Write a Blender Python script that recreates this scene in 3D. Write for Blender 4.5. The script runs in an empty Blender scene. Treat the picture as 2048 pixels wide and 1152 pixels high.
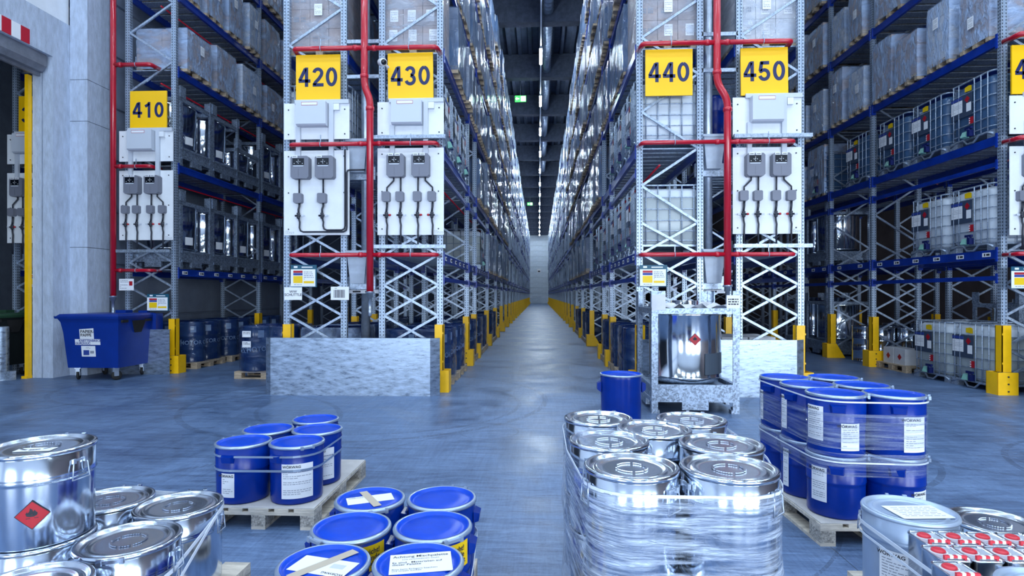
import bpy, bmesh, math, random
from mathutils import Vector, Matrix, noise as mnoise
PI = math.pi
R = math.radians
random.seed(7)
SC = bpy.context.scene
COL = SC.collection

# ---------------------------------------------------------------- camera
cam_d = bpy.data.cameras.new('camera')
cam_d.sensor_width = 36.0
cam_d.lens = 36.0 * 1150.0 / 2048.0
cam_d.shift_y = 13.0 / 2048.0
cam_d.clip_end = 300
cam = bpy.data.objects.new('camera', cam_d)
COL.objects.link(cam)
cam.location = (0, 0, 1.65)
cam.rotation_euler = (R(90), 0, R(2.688))
SC.camera = cam

# ---------------------------------------------------------------- world, exposure
w = bpy.data.worlds.new('world')
SC.world = w
w.use_nodes = True
w.node_tree.nodes['Background'].inputs[0].default_value = (0.40, 0.62, 1.0, 1)
w.node_tree.nodes['Background'].inputs[1].default_value = 0.03
vs = SC.view_settings
vs.view_transform = 'Standard'
vs.look = 'None'
vs.gamma = 1.0
vs.use_curve_mapping = False
vs.exposure = 0.0

# unseen lamps added to light the loading hall (housings built with the ceiling)
FILL_LAMPS = [(x, y) for y in (-5.0, -0.5, 4.0, 8.2) for x in (-6.6, -2.2, 2.2, 6.6, 11.0)]
for x, y in FILL_LAMPS:
    ld = bpy.data.lights.new('fill_lamp_light', 'AREA')
    ld.shape = 'RECTANGLE'
    ld.size = 2.6
    ld.size_y = 0.4
    ld.energy = 128
    ld.color = (0.66, 0.83, 1.0)
    lo = bpy.data.objects.new('fill_lamp_light', ld)
    COL.objects.link(lo)
    lo.location = (x, y, 11.72)
# daylight through the dock gates behind the camera
for x, e in ((-5.5, 360), (1.5, 400), (6.5, 600), (11.5, 780)):
    ld = bpy.data.lights.new('gate_daylight', 'AREA')
    ld.shape = 'RECTANGLE'
    ld.size = 3.4
    ld.size_y = 3.8
    ld.energy = e
    ld.color = (0.78, 0.90, 1.0)
    lo = bpy.data.objects.new('gate_daylight', ld)
    COL.objects.link(lo)
    lo.location = (x, -7.8, 2.3)
    lo.rotation_euler = (R(90), 0, 0)

# ---------------------------------------------------------------- materials
MATS = {}
def mat(name, col, rough=0.5, metal=0.0, vary=0.0, vscale=6.0, bump=0.0, bscale=40.0, stretch=None,
        rvary=0.0, emit=None, spec=0.5, coat=0.0, gen='Object', detail=4.0, col2=None, vlo=0.35, vhi=0.65, srot=None):
    m = bpy.data.materials.new(name)
    m.use_nodes = True
    nt = m.node_tree
    b = nt.nodes['Principled BSDF']
    b.inputs['Base Color'].default_value = (*col, 1)
    b.inputs['Roughness'].default_value = rough
    b.inputs['Metallic'].default_value = metal
    b.inputs['Specular IOR Level'].default_value = spec
    b.inputs['Coat Weight'].default_value = coat
    if emit:
        b.inputs['Emission Color'].default_value = (*emit[0], 1)
        b.inputs['Emission Strength'].default_value = emit[1]
    if vary or bump or rvary:
        tc = nt.nodes.new('ShaderNodeTexCoord')
        mp = nt.nodes.new('ShaderNodeMapping')
        nt.links.new(tc.outputs[gen], mp.inputs[0])
        if stretch:
            mp.inputs['Scale'].default_value = stretch
        if srot: mp.inputs['Rotation'].default_value = srot
    if vary or rvary:
        n = nt.nodes.new('ShaderNodeTexNoise')
        n.inputs['Scale'].default_value = vscale
        n.inputs['Detail'].default_value = detail
        n.inputs['Roughness'].default_value = 0.65
        nt.links.new(mp.outputs[0], n.inputs['Vector'])
        if vary:
            rp = nt.nodes.new('ShaderNodeValToRGB')
            c2 = col2 or tuple(min(1, c * (1 + vary)) for c in col)
            rp.color_ramp.elements[0].position = vlo
            rp.color_ramp.elements[1].position = vhi
            rp.color_ramp.elements[0].color = (*[c * (1 - vary) for c in col], 1)
            rp.color_ramp.elements[1].color = (*c2, 1)
            nt.links.new(n.outputs['Fac'], rp.inputs[0])
            nt.links.new(rp.outputs[0], b.inputs['Base Color'])
        if rvary:
            mr = nt.nodes.new('ShaderNodeMapRange')
            mr.inputs['From Min'].default_value = 0.3
            mr.inputs['From Max'].default_value = 0.7
            mr.inputs['To Min'].default_value = max(0.02, rough - rvary)
            mr.inputs['To Max'].default_value = min(1, rough + rvary)
            nt.links.new(n.outputs['Fac'], mr.inputs[0])
            nt.links.new(mr.outputs[0], b.inputs['Roughness'])
    if bump:
        n2 = nt.nodes.new('ShaderNodeTexNoise')
        n2.inputs['Scale'].default_value = bscale
        n2.inputs['Detail'].default_value = 3
        nt.links.new(mp.outputs[0], n2.inputs['Vector'])
        bp = nt.nodes.new('ShaderNodeBump')
        bp.inputs['Strength'].default_value = bump
        bp.inputs['Distance'].default_value = 0.02
        nt.links.new(n2.outputs['Fac'], bp.inputs['Height'])
        nt.links.new(bp.outputs[0], b.inputs['Normal'])
    MATS[name] = m
    return m

def film_mat(name, col, dens_lo, dens_hi, rough=0.18, stretch=(1, 1, 6), scale=3.0, bump=0.6, bscale=5.0, metal=0.0):
    """stretch film: part clear, part milky and glossy in drawn-out streaks"""
    m = bpy.data.materials.new(name)
    m.use_nodes = True
    nt = m.node_tree
    b = nt.nodes['Principled BSDF']
    out = nt.nodes['Material Output']
    b.inputs['Base Color'].default_value = (*col, 1)
    b.inputs['Roughness'].default_value = rough
    b.inputs['Metallic'].default_value = metal
    b.inputs['Specular IOR Level'].default_value = 0.8
    tc = nt.nodes.new('ShaderNodeTexCoord')
    mp = nt.nodes.new('ShaderNodeMapping')
    mp.inputs['Scale'].default_value = stretch
    nt.links.new(tc.outputs['Object'], mp.inputs[0])
    oi = nt.nodes.new('ShaderNodeObjectInfo')
    ad = nt.nodes.new('ShaderNodeVectorMath'); ad.operation = 'SCALE'
    cmb = nt.nodes.new('ShaderNodeCombineXYZ')
    for i in range(3):
        nt.links.new(oi.outputs['Random'], cmb.inputs[i])
    nt.links.new(cmb.outputs[0], ad.inputs[0]); ad.inputs['Scale'].default_value = 37.0
    av = nt.nodes.new('ShaderNodeVectorMath'); av.operation = 'ADD'
    nt.links.new(mp.outputs[0], av.inputs[0]); nt.links.new(ad.outputs[0], av.inputs[1])
    n = nt.nodes.new('ShaderNodeTexNoise')
    n.inputs['Scale'].default_value = scale
    n.inputs['Detail'].default_value = 5
    n.inputs['Distortion'].default_value = 0.6
    nt.links.new(av.outputs[0], n.inputs['Vector'])
    mr = nt.nodes.new('ShaderNodeMapRange')
    mr.inputs['From Min'].default_value = 0.35
    mr.inputs['From Max'].default_value = 0.68
    mr.inputs['To Min'].default_value = dens_lo
    mr.inputs['To Max'].default_value = dens_hi
    nt.links.new(n.outputs['Fac'], mr.inputs[0])
    n2 = nt.nodes.new('ShaderNodeTexNoise')
    n2.inputs['Scale'].default_value = bscale
    n2.inputs['Detail'].default_value = 4
    n2.inputs['Distortion'].default_value = 0.8
    nt.links.new(av.outputs[0], n2.inputs['Vector'])
    bp = nt.nodes.new('ShaderNodeBump')
    bp.inputs['Strength'].default_value = bump
    bp.inputs['Distance'].default_value = 0.05
    nt.links.new(n2.outputs['Fac'], bp.inputs['Height'])
    nt.links.new(bp.outputs[0], b.inputs['Normal'])
    tr = nt.nodes.new('ShaderNodeBsdfTransparent')
    mx = nt.nodes.new('ShaderNodeMixShader')
    nt.links.new(mr.outputs[0], mx.inputs[0])
    nt.links.new(tr.outputs[0], mx.inputs[1])
    nt.links.new(b.outputs[0], mx.inputs[2])
    nt.links.new(mx.outputs[0], out.inputs['Surface'])
    MATS[name] = m
    return m

def galv_mat(name, col, rough, metal, dots=False, sp_=0.25):
    """zinc-coated steel with crystal spangle; posts carry rows of punched slots"""
    m = bpy.data.materials.new(name)
    m.use_nodes = True
    nt = m.node_tree
    b = nt.nodes['Principled BSDF']
    b.inputs['Roughness'].default_value = rough
    b.inputs['Metallic'].default_value = metal
    tc = nt.nodes.new('ShaderNodeTexCoord')
    v = nt.nodes.new('ShaderNodeTexVoronoi'); v.inputs['Scale'].default_value = 45
    nt.links.new(tc.outputs['Object'], v.inputs['Vector'])
    n = nt.nodes.new('ShaderNodeTexNoise'); n.inputs['Scale'].default_value = 2.2; n.inputs['Detail'].default_value = 6
    nt.links.new(tc.outputs['Object'], n.inputs['Vector'])
    bw = nt.nodes.new('ShaderNodeSeparateColor'); nt.links.new(v.outputs['Color'], bw.inputs[0])
    ma = nt.nodes.new('ShaderNodeMath'); ma.operation = 'ADD'
    nt.links.new(bw.outputs[0], ma.inputs[0]); nt.links.new(n.outputs['Fac'], ma.inputs[1])
    rp = nt.nodes.new('ShaderNodeValToRGB')
    rp.color_ramp.elements[0].position = 0.35
    rp.color_ramp.elements[1].position = 1.3 if False else 1.0
    rp.color_ramp.elements[0].color = (*[c * (1 - sp_) for c in col], 1)
    rp.color_ramp.elements[1].color = (*[min(1, c * (1 + sp_)) for c in col], 1)
    ms = nt.nodes.new('ShaderNodeMath'); ms.operation = 'MULTIPLY'; ms.inputs[1].default_value = 0.75
    nt.links.new(ma.outputs[0], ms.inputs[0]); nt.links.new(ms.outputs[0], rp.inputs[0])
    last = rp.outputs[0]
    if dots:
        sp = nt.nodes.new('ShaderNodeSeparateXYZ'); nt.links.new(tc.outputs['Object'], sp.inputs[0])
        def M(op, a, bb):
            q = nt.nodes.new('ShaderNodeMath'); q.operation = op
            for i, s in enumerate((a, bb)):
                if hasattr(s, 'is_output'): nt.links.new(s, q.inputs[i])
                else: q.inputs[i].default_value = s
            return q.outputs[0]
        fz = M('LESS_THAN', M('FRACT', M('MULTIPLY', sp.outputs[2], 18.0), 0.0), 0.5)
        ax = M('ABSOLUTE', sp.outputs[0], 0.0)
        band = M('MULTIPLY', M('GREATER_THAN', ax, 0.022), M('LESS_THAN', ax, 0.036))
        ay = M('ABSOLUTE', sp.outputs[1], 0.0)
        band2 = M('MULTIPLY', M('GREATER_THAN', ay, 0.010), M('LESS_THAN', ay, 0.026))
        dd = M('MULTIPLY', fz, M('MAXIMUM', band, band2))
        mix = nt.nodes.new('ShaderNodeMix'); mix.data_type = 'RGBA'
        nt.links.new(dd, mix.inputs[0]); nt.links.new(last, mix.inputs[6])
        mix.inputs[7].default_value = (0.012, 0.018, 0.035, 1)
        last = mix.outputs[2]
    nt.links.new(last, b.inputs['Base Color'])
    MATS[name] = m
    return m

def floor_mat():
    m = bpy.data.materials.new('floor_concrete')
    m.use_nodes = True
    nt = m.node_tree
    b = nt.nodes['Principled BSDF']
    tc = nt.nodes.new('ShaderNodeTexCoord')
    def noise(scale, stretch, rot, detail=6, dist=0.0):
        mp = nt.nodes.new('ShaderNodeMapping')
        mp.inputs['Scale'].default_value = stretch
        mp.inputs['Rotation'].default_value = (0, 0, rot)
        nt.links.new(tc.outputs['Object'], mp.inputs[0])
        n = nt.nodes.new('ShaderNodeTexNoise')
        n.inputs['Scale'].default_value = scale
        n.inputs['Detail'].default_value = detail
        n.inputs['Roughness'].default_value = 0.7
        n.inputs['Distortion'].default_value = dist
        nt.links.new(mp.outputs[0], n.inputs['Vector'])
        return n.outputs['Fac']
    a = noise(0.9, (1, 1, 1), 0, 8, 0.8)
    s1 = noise(3.0, (0.5, 5, 1), 0.5, 5, 1.6)
    s2 = noise(3.5, (6, 0.5, 1), 0.25, 5, 1.2)
    fine = noise(38, (1, 1, 1), 0, 3)
    def M(op, x, y):
        q = nt.nodes.new('ShaderNodeMath'); q.operation = op
        for i, s in enumerate((x, y)):
            if hasattr(s, 'is_output'): nt.links.new(s, q.inputs[i])
            else: q.inputs[i].default_value = s
        return q.outputs[0]
    tot = M('ADD', M('ADD', M('MULTIPLY', a, 0.36), M('MULTIPLY', s1, 0.36)), M('ADD', M('MULTIPLY', s2, 0.16), M('MULTIPLY', fine, 0.12)))
    rp = nt.nodes.new('ShaderNodeValToRGB')
    rp.color_ramp.elements[0].position = 0.38
    rp.color_ramp.elements[1].position = 0.63
    rp.color_ramp.elements[0].color = (0.026, 0.050, 0.115, 1)
    rp.color_ramp.elements[1].color = (0.17, 0.27, 0.47, 1)
    nt.links.new(tot, rp.inputs[0])
    # slab joints
    sp = nt.nodes.new('ShaderNodeSeparateXYZ'); nt.links.new(tc.outputs['Object'], sp.inputs[0])
    jy = M('LESS_THAN', M('FRACT', M('MULTIPLY', M('ADD', sp.outputs[1], 1.9), 1 / 8.0), 0.0), 0.0012)
    jx = M('LESS_THAN', M('FRACT', M('MULTIPLY', M('ADD', sp.outputs[0], 7.1), 1 / 9.0), 0.0), 0.001)
    mix = nt.nodes.new('ShaderNodeMix'); mix.data_type = 'RGBA'
    nt.links.new(M('MULTIPLY', M('MAXIMUM', jx, jy), 0.6), mix.inputs[0])
    nt.links.new(rp.outputs[0], mix.inputs[6]); mix.inputs[7].default_value = (0.03, 0.04, 0.06, 1)
    # tyre arcs left by turning trucks, and one repaired slab
    def ring(cx, cy, rad, wd):
        dx = M('SUBTRACT', sp.outputs[0], cx); dy = M('SUBTRACT', sp.outputs[1], cy)
        rr = M('SQRT', M('ADD', M('MULTIPLY', dx, dx), M('MULTIPLY', dy, dy)), 0.0)
        return M('LESS_THAN', M('ABSOLUTE', M('SUBTRACT', rr, rad), 0.0), wd)
    acc = None
    for (cx, cy, rad, wd) in ((-2.2, 8.6, 1.9, 0.03), (-2.6, 9.0, 2.7, 0.045), (2.4, 6.4, 1.6, 0.03), (-5.0, 7.0, 2.4, 0.04), (5.5, 7.8, 2.6, 0.04), (0.2, 5.0, 2.1, 0.012), (-0.6, 6.9, 0.35, 0.012), (6.2, 5.2, 1.7, 0.03), (-6.4, 10.2, 2.0, 0.04)):
        q = ring(cx, cy, rad, wd)
        acc = q if acc is None else M('MAXIMUM', acc, q)
    gate = M('GREATER_THAN', s2, 0.47)
    marks = M('MULTIPLY', M('MULTIPLY', acc, gate), 0.40)
    pa = M('MULTIPLY', M('LESS_THAN', M('ABSOLUTE', M('SUBTRACT', sp.outputs[0], 0.12), 0.0), 0.56), M('LESS_THAN', M('ABSOLUTE', M('SUBTRACT', sp.outputs[1], 12.7), 0.0), 0.9))
    marks = M('MAXIMUM', marks, M('MULTIPLY', pa, 0.25))
    mix2 = nt.nodes.new('ShaderNodeMix'); mix2.data_type = 'RGBA'
    nt.links.new(marks, mix2.inputs[0]); nt.links.new(mix.outputs[2], mix2.inputs[6]); mix2.inputs[7].default_value = (0.02, 0.03, 0.06, 1)
    nt.links.new(mix2.outputs[2], b.inputs['Base Color'])
    mr = nt.nodes.new('ShaderNodeMapRange')
    mr.inputs['From Min'].default_value = 0.35; mr.inputs['From Max'].default_value = 0.65
    mr.inputs['To Min'].default_value = 0.30; mr.inputs['To Max'].default_value = 0.55
    nt.links.new(a, mr.inputs[0]); nt.links.new(mr.outputs[0], b.inputs['Roughness'])
    bp = nt.nodes.new('ShaderNodeBump'); bp.inputs['Strength'].default_value = 0.12; bp.inputs['Distance'].default_value = 0.01
    nt.links.new(tot, bp.inputs['Height']); nt.links.new(bp.outputs[0], b.inputs['Normal'])
    MATS['floor'] = m
floor_mat()
mat('concrete', (0.46, 0.53, 0.66), 0.85, vary=0.14, vscale=7, bump=0.3, bscale=30, stretch=(2, 2, 0.6), detail=9)
mat('concrete_dark', (0.17, 0.19, 0.24), 0.9, vary=0.3, vscale=3, bump=0.2)
mat('white_wall', (0.78, 0.82, 0.88), 0.8, vary=0.04, vscale=3, bump=0.05)
mat('panel_wall', (0.24, 0.29, 0.39), 0.6, vary=0.1, vscale=2)
mat('panel_back', (0.62, 0.70, 0.80), 0.45, vary=0.08, vscale=2)
mat('roof_sheet', (0.06, 0.08, 0.13), 0.6, vary=0.2, vscale=2)
mat('roof_beam', (0.055, 0.07, 0.11), 0.9, vary=0.25, vscale=4, bump=0.2)
galv_mat('galv', (0.36, 0.43, 0.54), 0.40, 0.6)
galv_mat('galv_post', (0.38, 0.46, 0.58), 0.36, 0.5, dots=True, sp_=0.10)
galv_mat('galv_crate', (0.25, 0.31, 0.41), 0.42, 0.6, sp_=0.42)
mat('galv_plate', (0.34, 0.42, 0.54), 0.34, 0.75, vary=0.34, vscale=8.0, stretch=(0.7, 1.0, 2.4), rvary=0.14, detail=15, bump=0.06, bscale=14, srot=(0, 0.6, 0))
mat('galv_pipe', (0.45, 0.52, 0.63), 0.35, 0.75, vary=0.15, vscale=8)
mat('blue_beam', (0.002, 0.030, 0.28), 0.30, vary=0.2, vscale=5, coat=0.25)
mat('yellow', (0.95, 0.52, 0.003), 0.42, vary=0.06, vscale=5)
mat('yellow_sign', (1.0, 0.56, 0.002), 0.4)
mat('sign_blue', (0.006, 0.016, 0.10), 0.5)
mat('red_pipe', (0.46, 0.006, 0.024), 0.28, coat=0.4, vary=0.08, vscale=4)
mat('white_board', (0.76, 0.79, 0.84), 0.45, vary=0.04, vscale=3)
mat('gate_housing', (0.20, 0.22, 0.27), 0.5, 0.2, vary=0.2, vscale=3)
mat('tin_top', (0.55, 0.60, 0.68), 0.3, 0.3)
mat('cabinet_grey', (0.55, 0.59, 0.67), 0.45)
mat('instrument_grey', (0.17, 0.18, 0.23), 0.5)
mat('display', (0.004, 0.006, 0.012), 0.25)
mat('conduit', (0.016, 0.02, 0.034), 0.45)
mat('white_paper', (0.80, 0.82, 0.87), 0.7)
mat('print', (0.02, 0.02, 0.03), 0.7)
mat('print_grey', (0.25, 0.27, 0.33), 0.7)
mat('print_blue', (0.02, 0.05, 0.28), 0.6)
mat('red_label', (0.40, 0.004, 0.016), 0.5)
mat('teal', (0.006, 0.085, 0.15), 0.5)
mat('steel_dark', (0.03, 0.035, 0.05), 0.5, 0.4)
mat('rubber', (0.012, 0.012, 0.014), 0.7)
mat('bin_blue', (0.001, 0.028, 0.25), 0.40, vary=0.08, vscale=4)
mat('bin_black', (0.012, 0.016, 0.018), 0.45)
mat('bin_green', (0.02, 0.06, 0.035), 0.45)
mat('drum_blue', (0.000, 0.026, 0.27), 0.26, vary=0.08, vscale=5, spec=0.35)
mat('drum_lid_blue', (0.000, 0.055, 0.52), 0.32, vary=0.12, vscale=9, spec=0.3)
mat('ring_pale', (0.42, 0.52, 0.68), 0.30, 0.7)
mat('drum_silver', (0.62, 0.69, 0.80), 0.16, 1.0, vary=0.07, vscale=3, bump=0.012, bscale=5)
mat('lid_silver', (0.52, 0.57, 0.66), 0.24, 1.0, vary=0.08, vscale=5)
mat('pail_grey', (0.42, 0.52, 0.68), 0.33, 0.45, vary=0.05, vscale=4)
mat('stainless', (0.66, 0.71, 0.78), 0.12, 1.0, vary=0.10, vscale=2, bump=0.05, bscale=3, stretch=(1, 1, 0.35))
mat('oil_drum', (0.003, 0.014, 0.085), 0.22, vary=0.1, vscale=4, coat=0.4)
mat('oil_text', (0.24, 0.34, 0.52), 0.5)
mat('wood', (0.44, 0.34, 0.24), 0.75, vary=0.35, vscale=5, stretch=(1, 8, 8), bump=0.2, bscale=15)
mat('wood_pale', (0.60, 0.54, 0.46), 0.75, vary=0.28, vscale=4, stretch=(6, 1, 6), bump=0.2, bscale=20)
mat('wood_chip', (0.40, 0.37, 0.33), 0.85, vary=0.5, vscale=60, bump=0.4, bscale=70)
mat('board_paper', (0.55, 0.53, 0.52), 0.8, vary=0.12, vscale=4)
mat('carton', (0.36, 0.30, 0.30), 0.75, vary=0.15, vscale=3)
mat('carton_grey', (0.24, 0.28, 0.38), 0.7, vary=0.15, vscale=3)
mat('carton_white', (0.62, 0.63, 0.67), 0.7, vary=0.1, vscale=3)
mat('far_load', (0.16, 0.22, 0.34), 0.22, vary=0.75, vscale=2.2, stretch=(5, 5, 0.9), bump=1.0, bscale=3.5, detail=6, col2=(0.45, 0.55, 0.74))
mat('tank_plastic', (0.60, 0.66, 0.74), 0.30, vary=0.04, vscale=2)
mat('tank_blue', (0.05, 0.11, 0.22), 0.28, vary=0.1, vscale=2)
mat('ibc_plate', (0.035, 0.055, 0.10), 0.5)
mat('sticker_yellow', (0.85, 0.55, 0.0), 0.5)
mat('valve_teal', (0.22, 0.48, 0.42), 0.4)
mat('valve_blue', (0.004, 0.010, 0.09), 0.35)
mat('strap_white', (0.72, 0.78, 0.88), 0.30)
mat('tape_beige', (0.50, 0.43, 0.34), 0.45)
mat('cap_red', (0.62, 0.03, 0.05), 0.35)
mat('funnel', (0.36, 0.42, 0.52), 0.4, vary=0.1, vscale=4)
mat('stripe_red', (0.50, 0.01, 0.03), 0.5)
mat('cctv_white', (0.7, 0.73, 0.78), 0.4)
mat('duct', (0.30, 0.36, 0.46), 0.4, 0.6)
mat('lamp_glow', (1, 1, 1), 0.5, emit=((0.72, 0.87, 1.0), 360.0))
mat('lamp_glow_side', (1, 1, 1), 0.5, emit=((0.74, 0.88, 1.0), 62.0))
mat('gate_glow', (1, 1, 1), 0.5, emit=((0.86, 0.93, 1.0), 1.6))
mat('fill_lamp_glow', (1, 1, 1), 0.5, emit=((0.80, 0.90, 1.0), 5.0))  # glow of the lamps added over the loading hall
mat('exit_green', (0.02, 0.5, 0.05), 0.5, emit=((0.06, 1.0, 0.12), 2.2))
mat('exit_white', (0.8, 0.9, 0.8), 0.5, emit=((0.6, 1.0, 0.6), 2.6))
mat('brown_wall', (0.09, 0.07, 0.075), 0.8, vary=0.2, vscale=1.5)
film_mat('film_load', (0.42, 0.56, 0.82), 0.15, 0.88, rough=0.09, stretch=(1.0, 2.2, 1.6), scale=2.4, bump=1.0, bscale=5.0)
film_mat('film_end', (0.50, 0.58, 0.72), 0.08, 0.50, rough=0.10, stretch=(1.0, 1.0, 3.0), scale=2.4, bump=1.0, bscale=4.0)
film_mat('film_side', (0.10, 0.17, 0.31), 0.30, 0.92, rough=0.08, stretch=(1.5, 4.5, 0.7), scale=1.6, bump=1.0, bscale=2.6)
film_mat('film_clear', (0.45, 0.53, 0.70), 0.03, 0.45, rough=0.08, stretch=(0.6, 0.6, 14.0), scale=3.0, bump=0.8, bscale=4.0)
film_mat('film_dense', (0.62, 0.72, 0.90), 0.02, 0.85, rough=0.16, stretch=(1.2, 1.2, 12.0), scale=3.0, bump=0.9, bscale=6.0)
film_mat('film_dark', (0.04, 0.09, 0.22), 0.12, 0.55, rough=0.05, stretch=(1, 1, 3.0), scale=2.5, bump=1.0, bscale=3.0)

# ---------------------------------------------------------------- mesh building
class MB:
    def __init__(s):
        s.v = []; s.f = []; s.sm = []; s.mi = []; s.cm = 0
    def mat(s, i):
        s.cm = i; return s
    def face(s, idx, smooth=False):
        s.f.append(idx); s.sm.append(smooth); s.mi.append(s.cm)
    def box(s, x0, x1, y0, y1, z0, z1, rot=None, c=None):
        n = len(s.v)
        pts = [(x, y, z) for z in (z0, z1) for y in (y0, y1) for x in (x0, x1)]
        if rot is not None:
            c = Vector(c if c else ((x0 + x1) / 2, (y0 + y1) / 2, (z0 + z1) / 2))
            pts = [tuple(c + rot @ (Vector(p) - c)) for p in pts]
        s.v += pts
        for q in ((0, 2, 3, 1), (4, 5, 7, 6), (0, 1, 5, 4), (2, 6, 7, 3), (0, 4, 6, 2), (1, 3, 7, 5)):
            s.face([n + i for i in q])
        return s
    def frustum(s, b, t, z0, z1):
        """b, t: (x0,x1,y0,y1) bottom and top rectangles"""
        n = len(s.v)
        for (x0, x1, y0, y1), z in ((b, z0), (t, z1)):
            s.v += [(x0, y0, z), (x1, y0, z), (x0, y1, z), (x1, y1, z)]
        for q in ((0, 2, 3, 1), (4, 5, 7, 6), (0, 1, 5, 4), (2, 6, 7, 3), (0, 4, 6, 2), (1, 3, 7, 5)):
            s.face([n + i for i in q])
        return s
    def bar(s, p0, p1, w, h, up=(0, 0, 1)):
        """rectangular bar from p0 to p1, w across, h along up"""
        p0 = Vector(p0); p1 = Vector(p1)
        d = (p1 - p0).normalized(); u = Vector(up)
        a = d.cross(u)
        if a.length < 1e-4: a = d.cross(Vector((1, 0, 0)))
        a.normalize(); u = a.cross(d).normalized()
        n = len(s.v)
        for p in (p0, p1):
            for i, j in ((-1, -1), (1, -1), (1, 1), (-1, 1)):
                s.v.append(tuple(p + a * (i * w / 2) + u * (j * h / 2)))
        s.face([n, n + 1, n + 2, n + 3][::-1]); s.face([n + 4, n + 5, n + 6, n + 7])
        for i in range(4):
            j = (i + 1) % 4
            s.face([n + i, n + j, n + 4 + j, n + 4 + i])
        return s
    def tube(s, pts, r, seg=10, closed=False, caps=True):
        pts = [Vector(p) for p in pts]
        n = len(pts); base = len(s.v); ref = None
        for i, p in enumerate(pts):
            if closed: d = pts[(i + 1) % n] - pts[i - 1]
            else: d = pts[min(i + 1, n - 1)] - pts[max(i - 1, 0)]
            d.normalize()
            if ref is None:
                ref = Vector((0, 0, 1)) if abs(d.z) < 0.9 else Vector((1, 0, 0))
            a = d.cross(ref).normalized(); b = a.cross(d).normalized(); ref = b
            rr = r[i] if isinstance(r, (list, tuple)) else r
            for k in range(seg):
                t = 2 * PI * k / seg
                s.v.append(tuple(p + a * (rr * math.cos(t)) + b * (rr * math.sin(t))))
        m = n if closed else n - 1
        for i in range(m):
            for k in range(seg):
                k2 = (k + 1) % seg; i2 = (i + 1) % n
                s.face([base + i * seg + k, base + i * seg + k2, base + i2 * seg + k2, base + i2 * seg + k], True)
        if caps and not closed:
            s.face([base + k for k in range(seg)][::-1])
            s.face([base + (n - 1) * seg + k for k in range(seg)])
        return s
    def lathe(s, prof, seg=32, c=(0, 0, 0), cap0=False, cap1=False, smooth=True):
        base = len(s.v)
        for r, z in prof:
            for k in range(seg):
                t = 2 * PI * k / seg
                s.v.append((c[0] + r * math.cos(t), c[1] + r * math.sin(t), c[2] + z))
        for i in range(len(prof) - 1):
            for k in range(seg):
                k2 = (k + 1) % seg
                s.face([base + i * seg + k, base + i * seg + k2, base + (i + 1) * seg + k2, base + (i + 1) * seg + k], smooth)
        if cap0: s.face([base + k for k in range(seg)][::-1])
        if cap1: s.face([base + (len(prof) - 1) * seg + k for k in range(seg)])
        return s
    def prism(s, poly, z0, z1, caps=True):
        n = len(s.v); m = len(poly)
        for z in (z0, z1):
            s.v += [(x, y, z) for x, y in poly]
        if caps:
            s.face([n + i for i in range(m)][::-1]); s.face([n + m + i for i in range(m)])
        for i in range(m):
            j = (i + 1) % m
            s.face([n + i, n + j, n + m + j, n + m + i])
        return s
    def prism_x(s, poly, x0, x1):
        """poly in (y, z), extruded along x"""
        n = len(s.v); m = len(poly)
        for x in (x0, x1):
            s.v += [(x, y, z) for y, z in poly]
        s.face([n + i for i in range(m)][::-1]); s.face([n + m + i for i in range(m)])
        for i in range(m):
            j = (i + 1) % m
            s.face([n + i, n + j, n + m + j, n + m + i])
        return s
    def prism_y(s, poly, y0, y1):
        """poly in (x, z), extruded along y"""
        n = len(s.v); m = len(poly)
        for y in (y0, y1):
            s.v += [(x, y, z) for x, z in poly]
        s.face([n + i for i in range(m)]); s.face([n + m + i for i in range(m)][::-1])
        for i in range(m):
            j = (i + 1) % m
            s.face([n + i, n + m + i, n + m + j, n + j])
        return s
    def arc(s, r, a0, a1, z0, z1, seg=8, c=(0, 0)):
        """patch of a cylinder wall (a label stuck round a drum)"""
        n = len(s.v)
        for i in range(seg + 1):
            t = a0 + (a1 - a0) * i / seg
            for z in (z0, z1):
                s.v.append((c[0] + r * math.cos(t), c[1] + r * math.sin(t), z))
        for i in range(seg):
            s.face([n + 2 * i, n + 2 * i + 2, n + 2 * i + 3, n + 2 * i + 1], True)
        return s
    def add_mesh(s, me, M):
        n = len(s.v)
        s.v += [tuple(M @ v.co) for v in me.vertices]
        for p in me.polygons:
            s.face([n + i for i in p.vertices])
        return s
    def mesh(s, name, mats):
        me = bpy.data.meshes.new(name)
        me.from_pydata(s.v, [], s.f)
        me.polygons.foreach_set('use_smooth', s.sm)
        if isinstance(mats, str): mats = [mats]
        for m in mats: me.materials.append(MATS[m])
        if len(mats) > 1: me.polygons.foreach_set('material_index', s.mi)
        bm = bmesh.new(); bm.from_mesh(me); bmesh.ops.recalc_face_normals(bm, faces=bm.faces); bm.to_mesh(me); bm.free()
        me.update()
        return me
    def obj(s, name, mats, parent=None, loc=(0, 0, 0), rz=0.0):
        return put(name, s.mesh(name, mats), parent, loc, rz)

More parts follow.
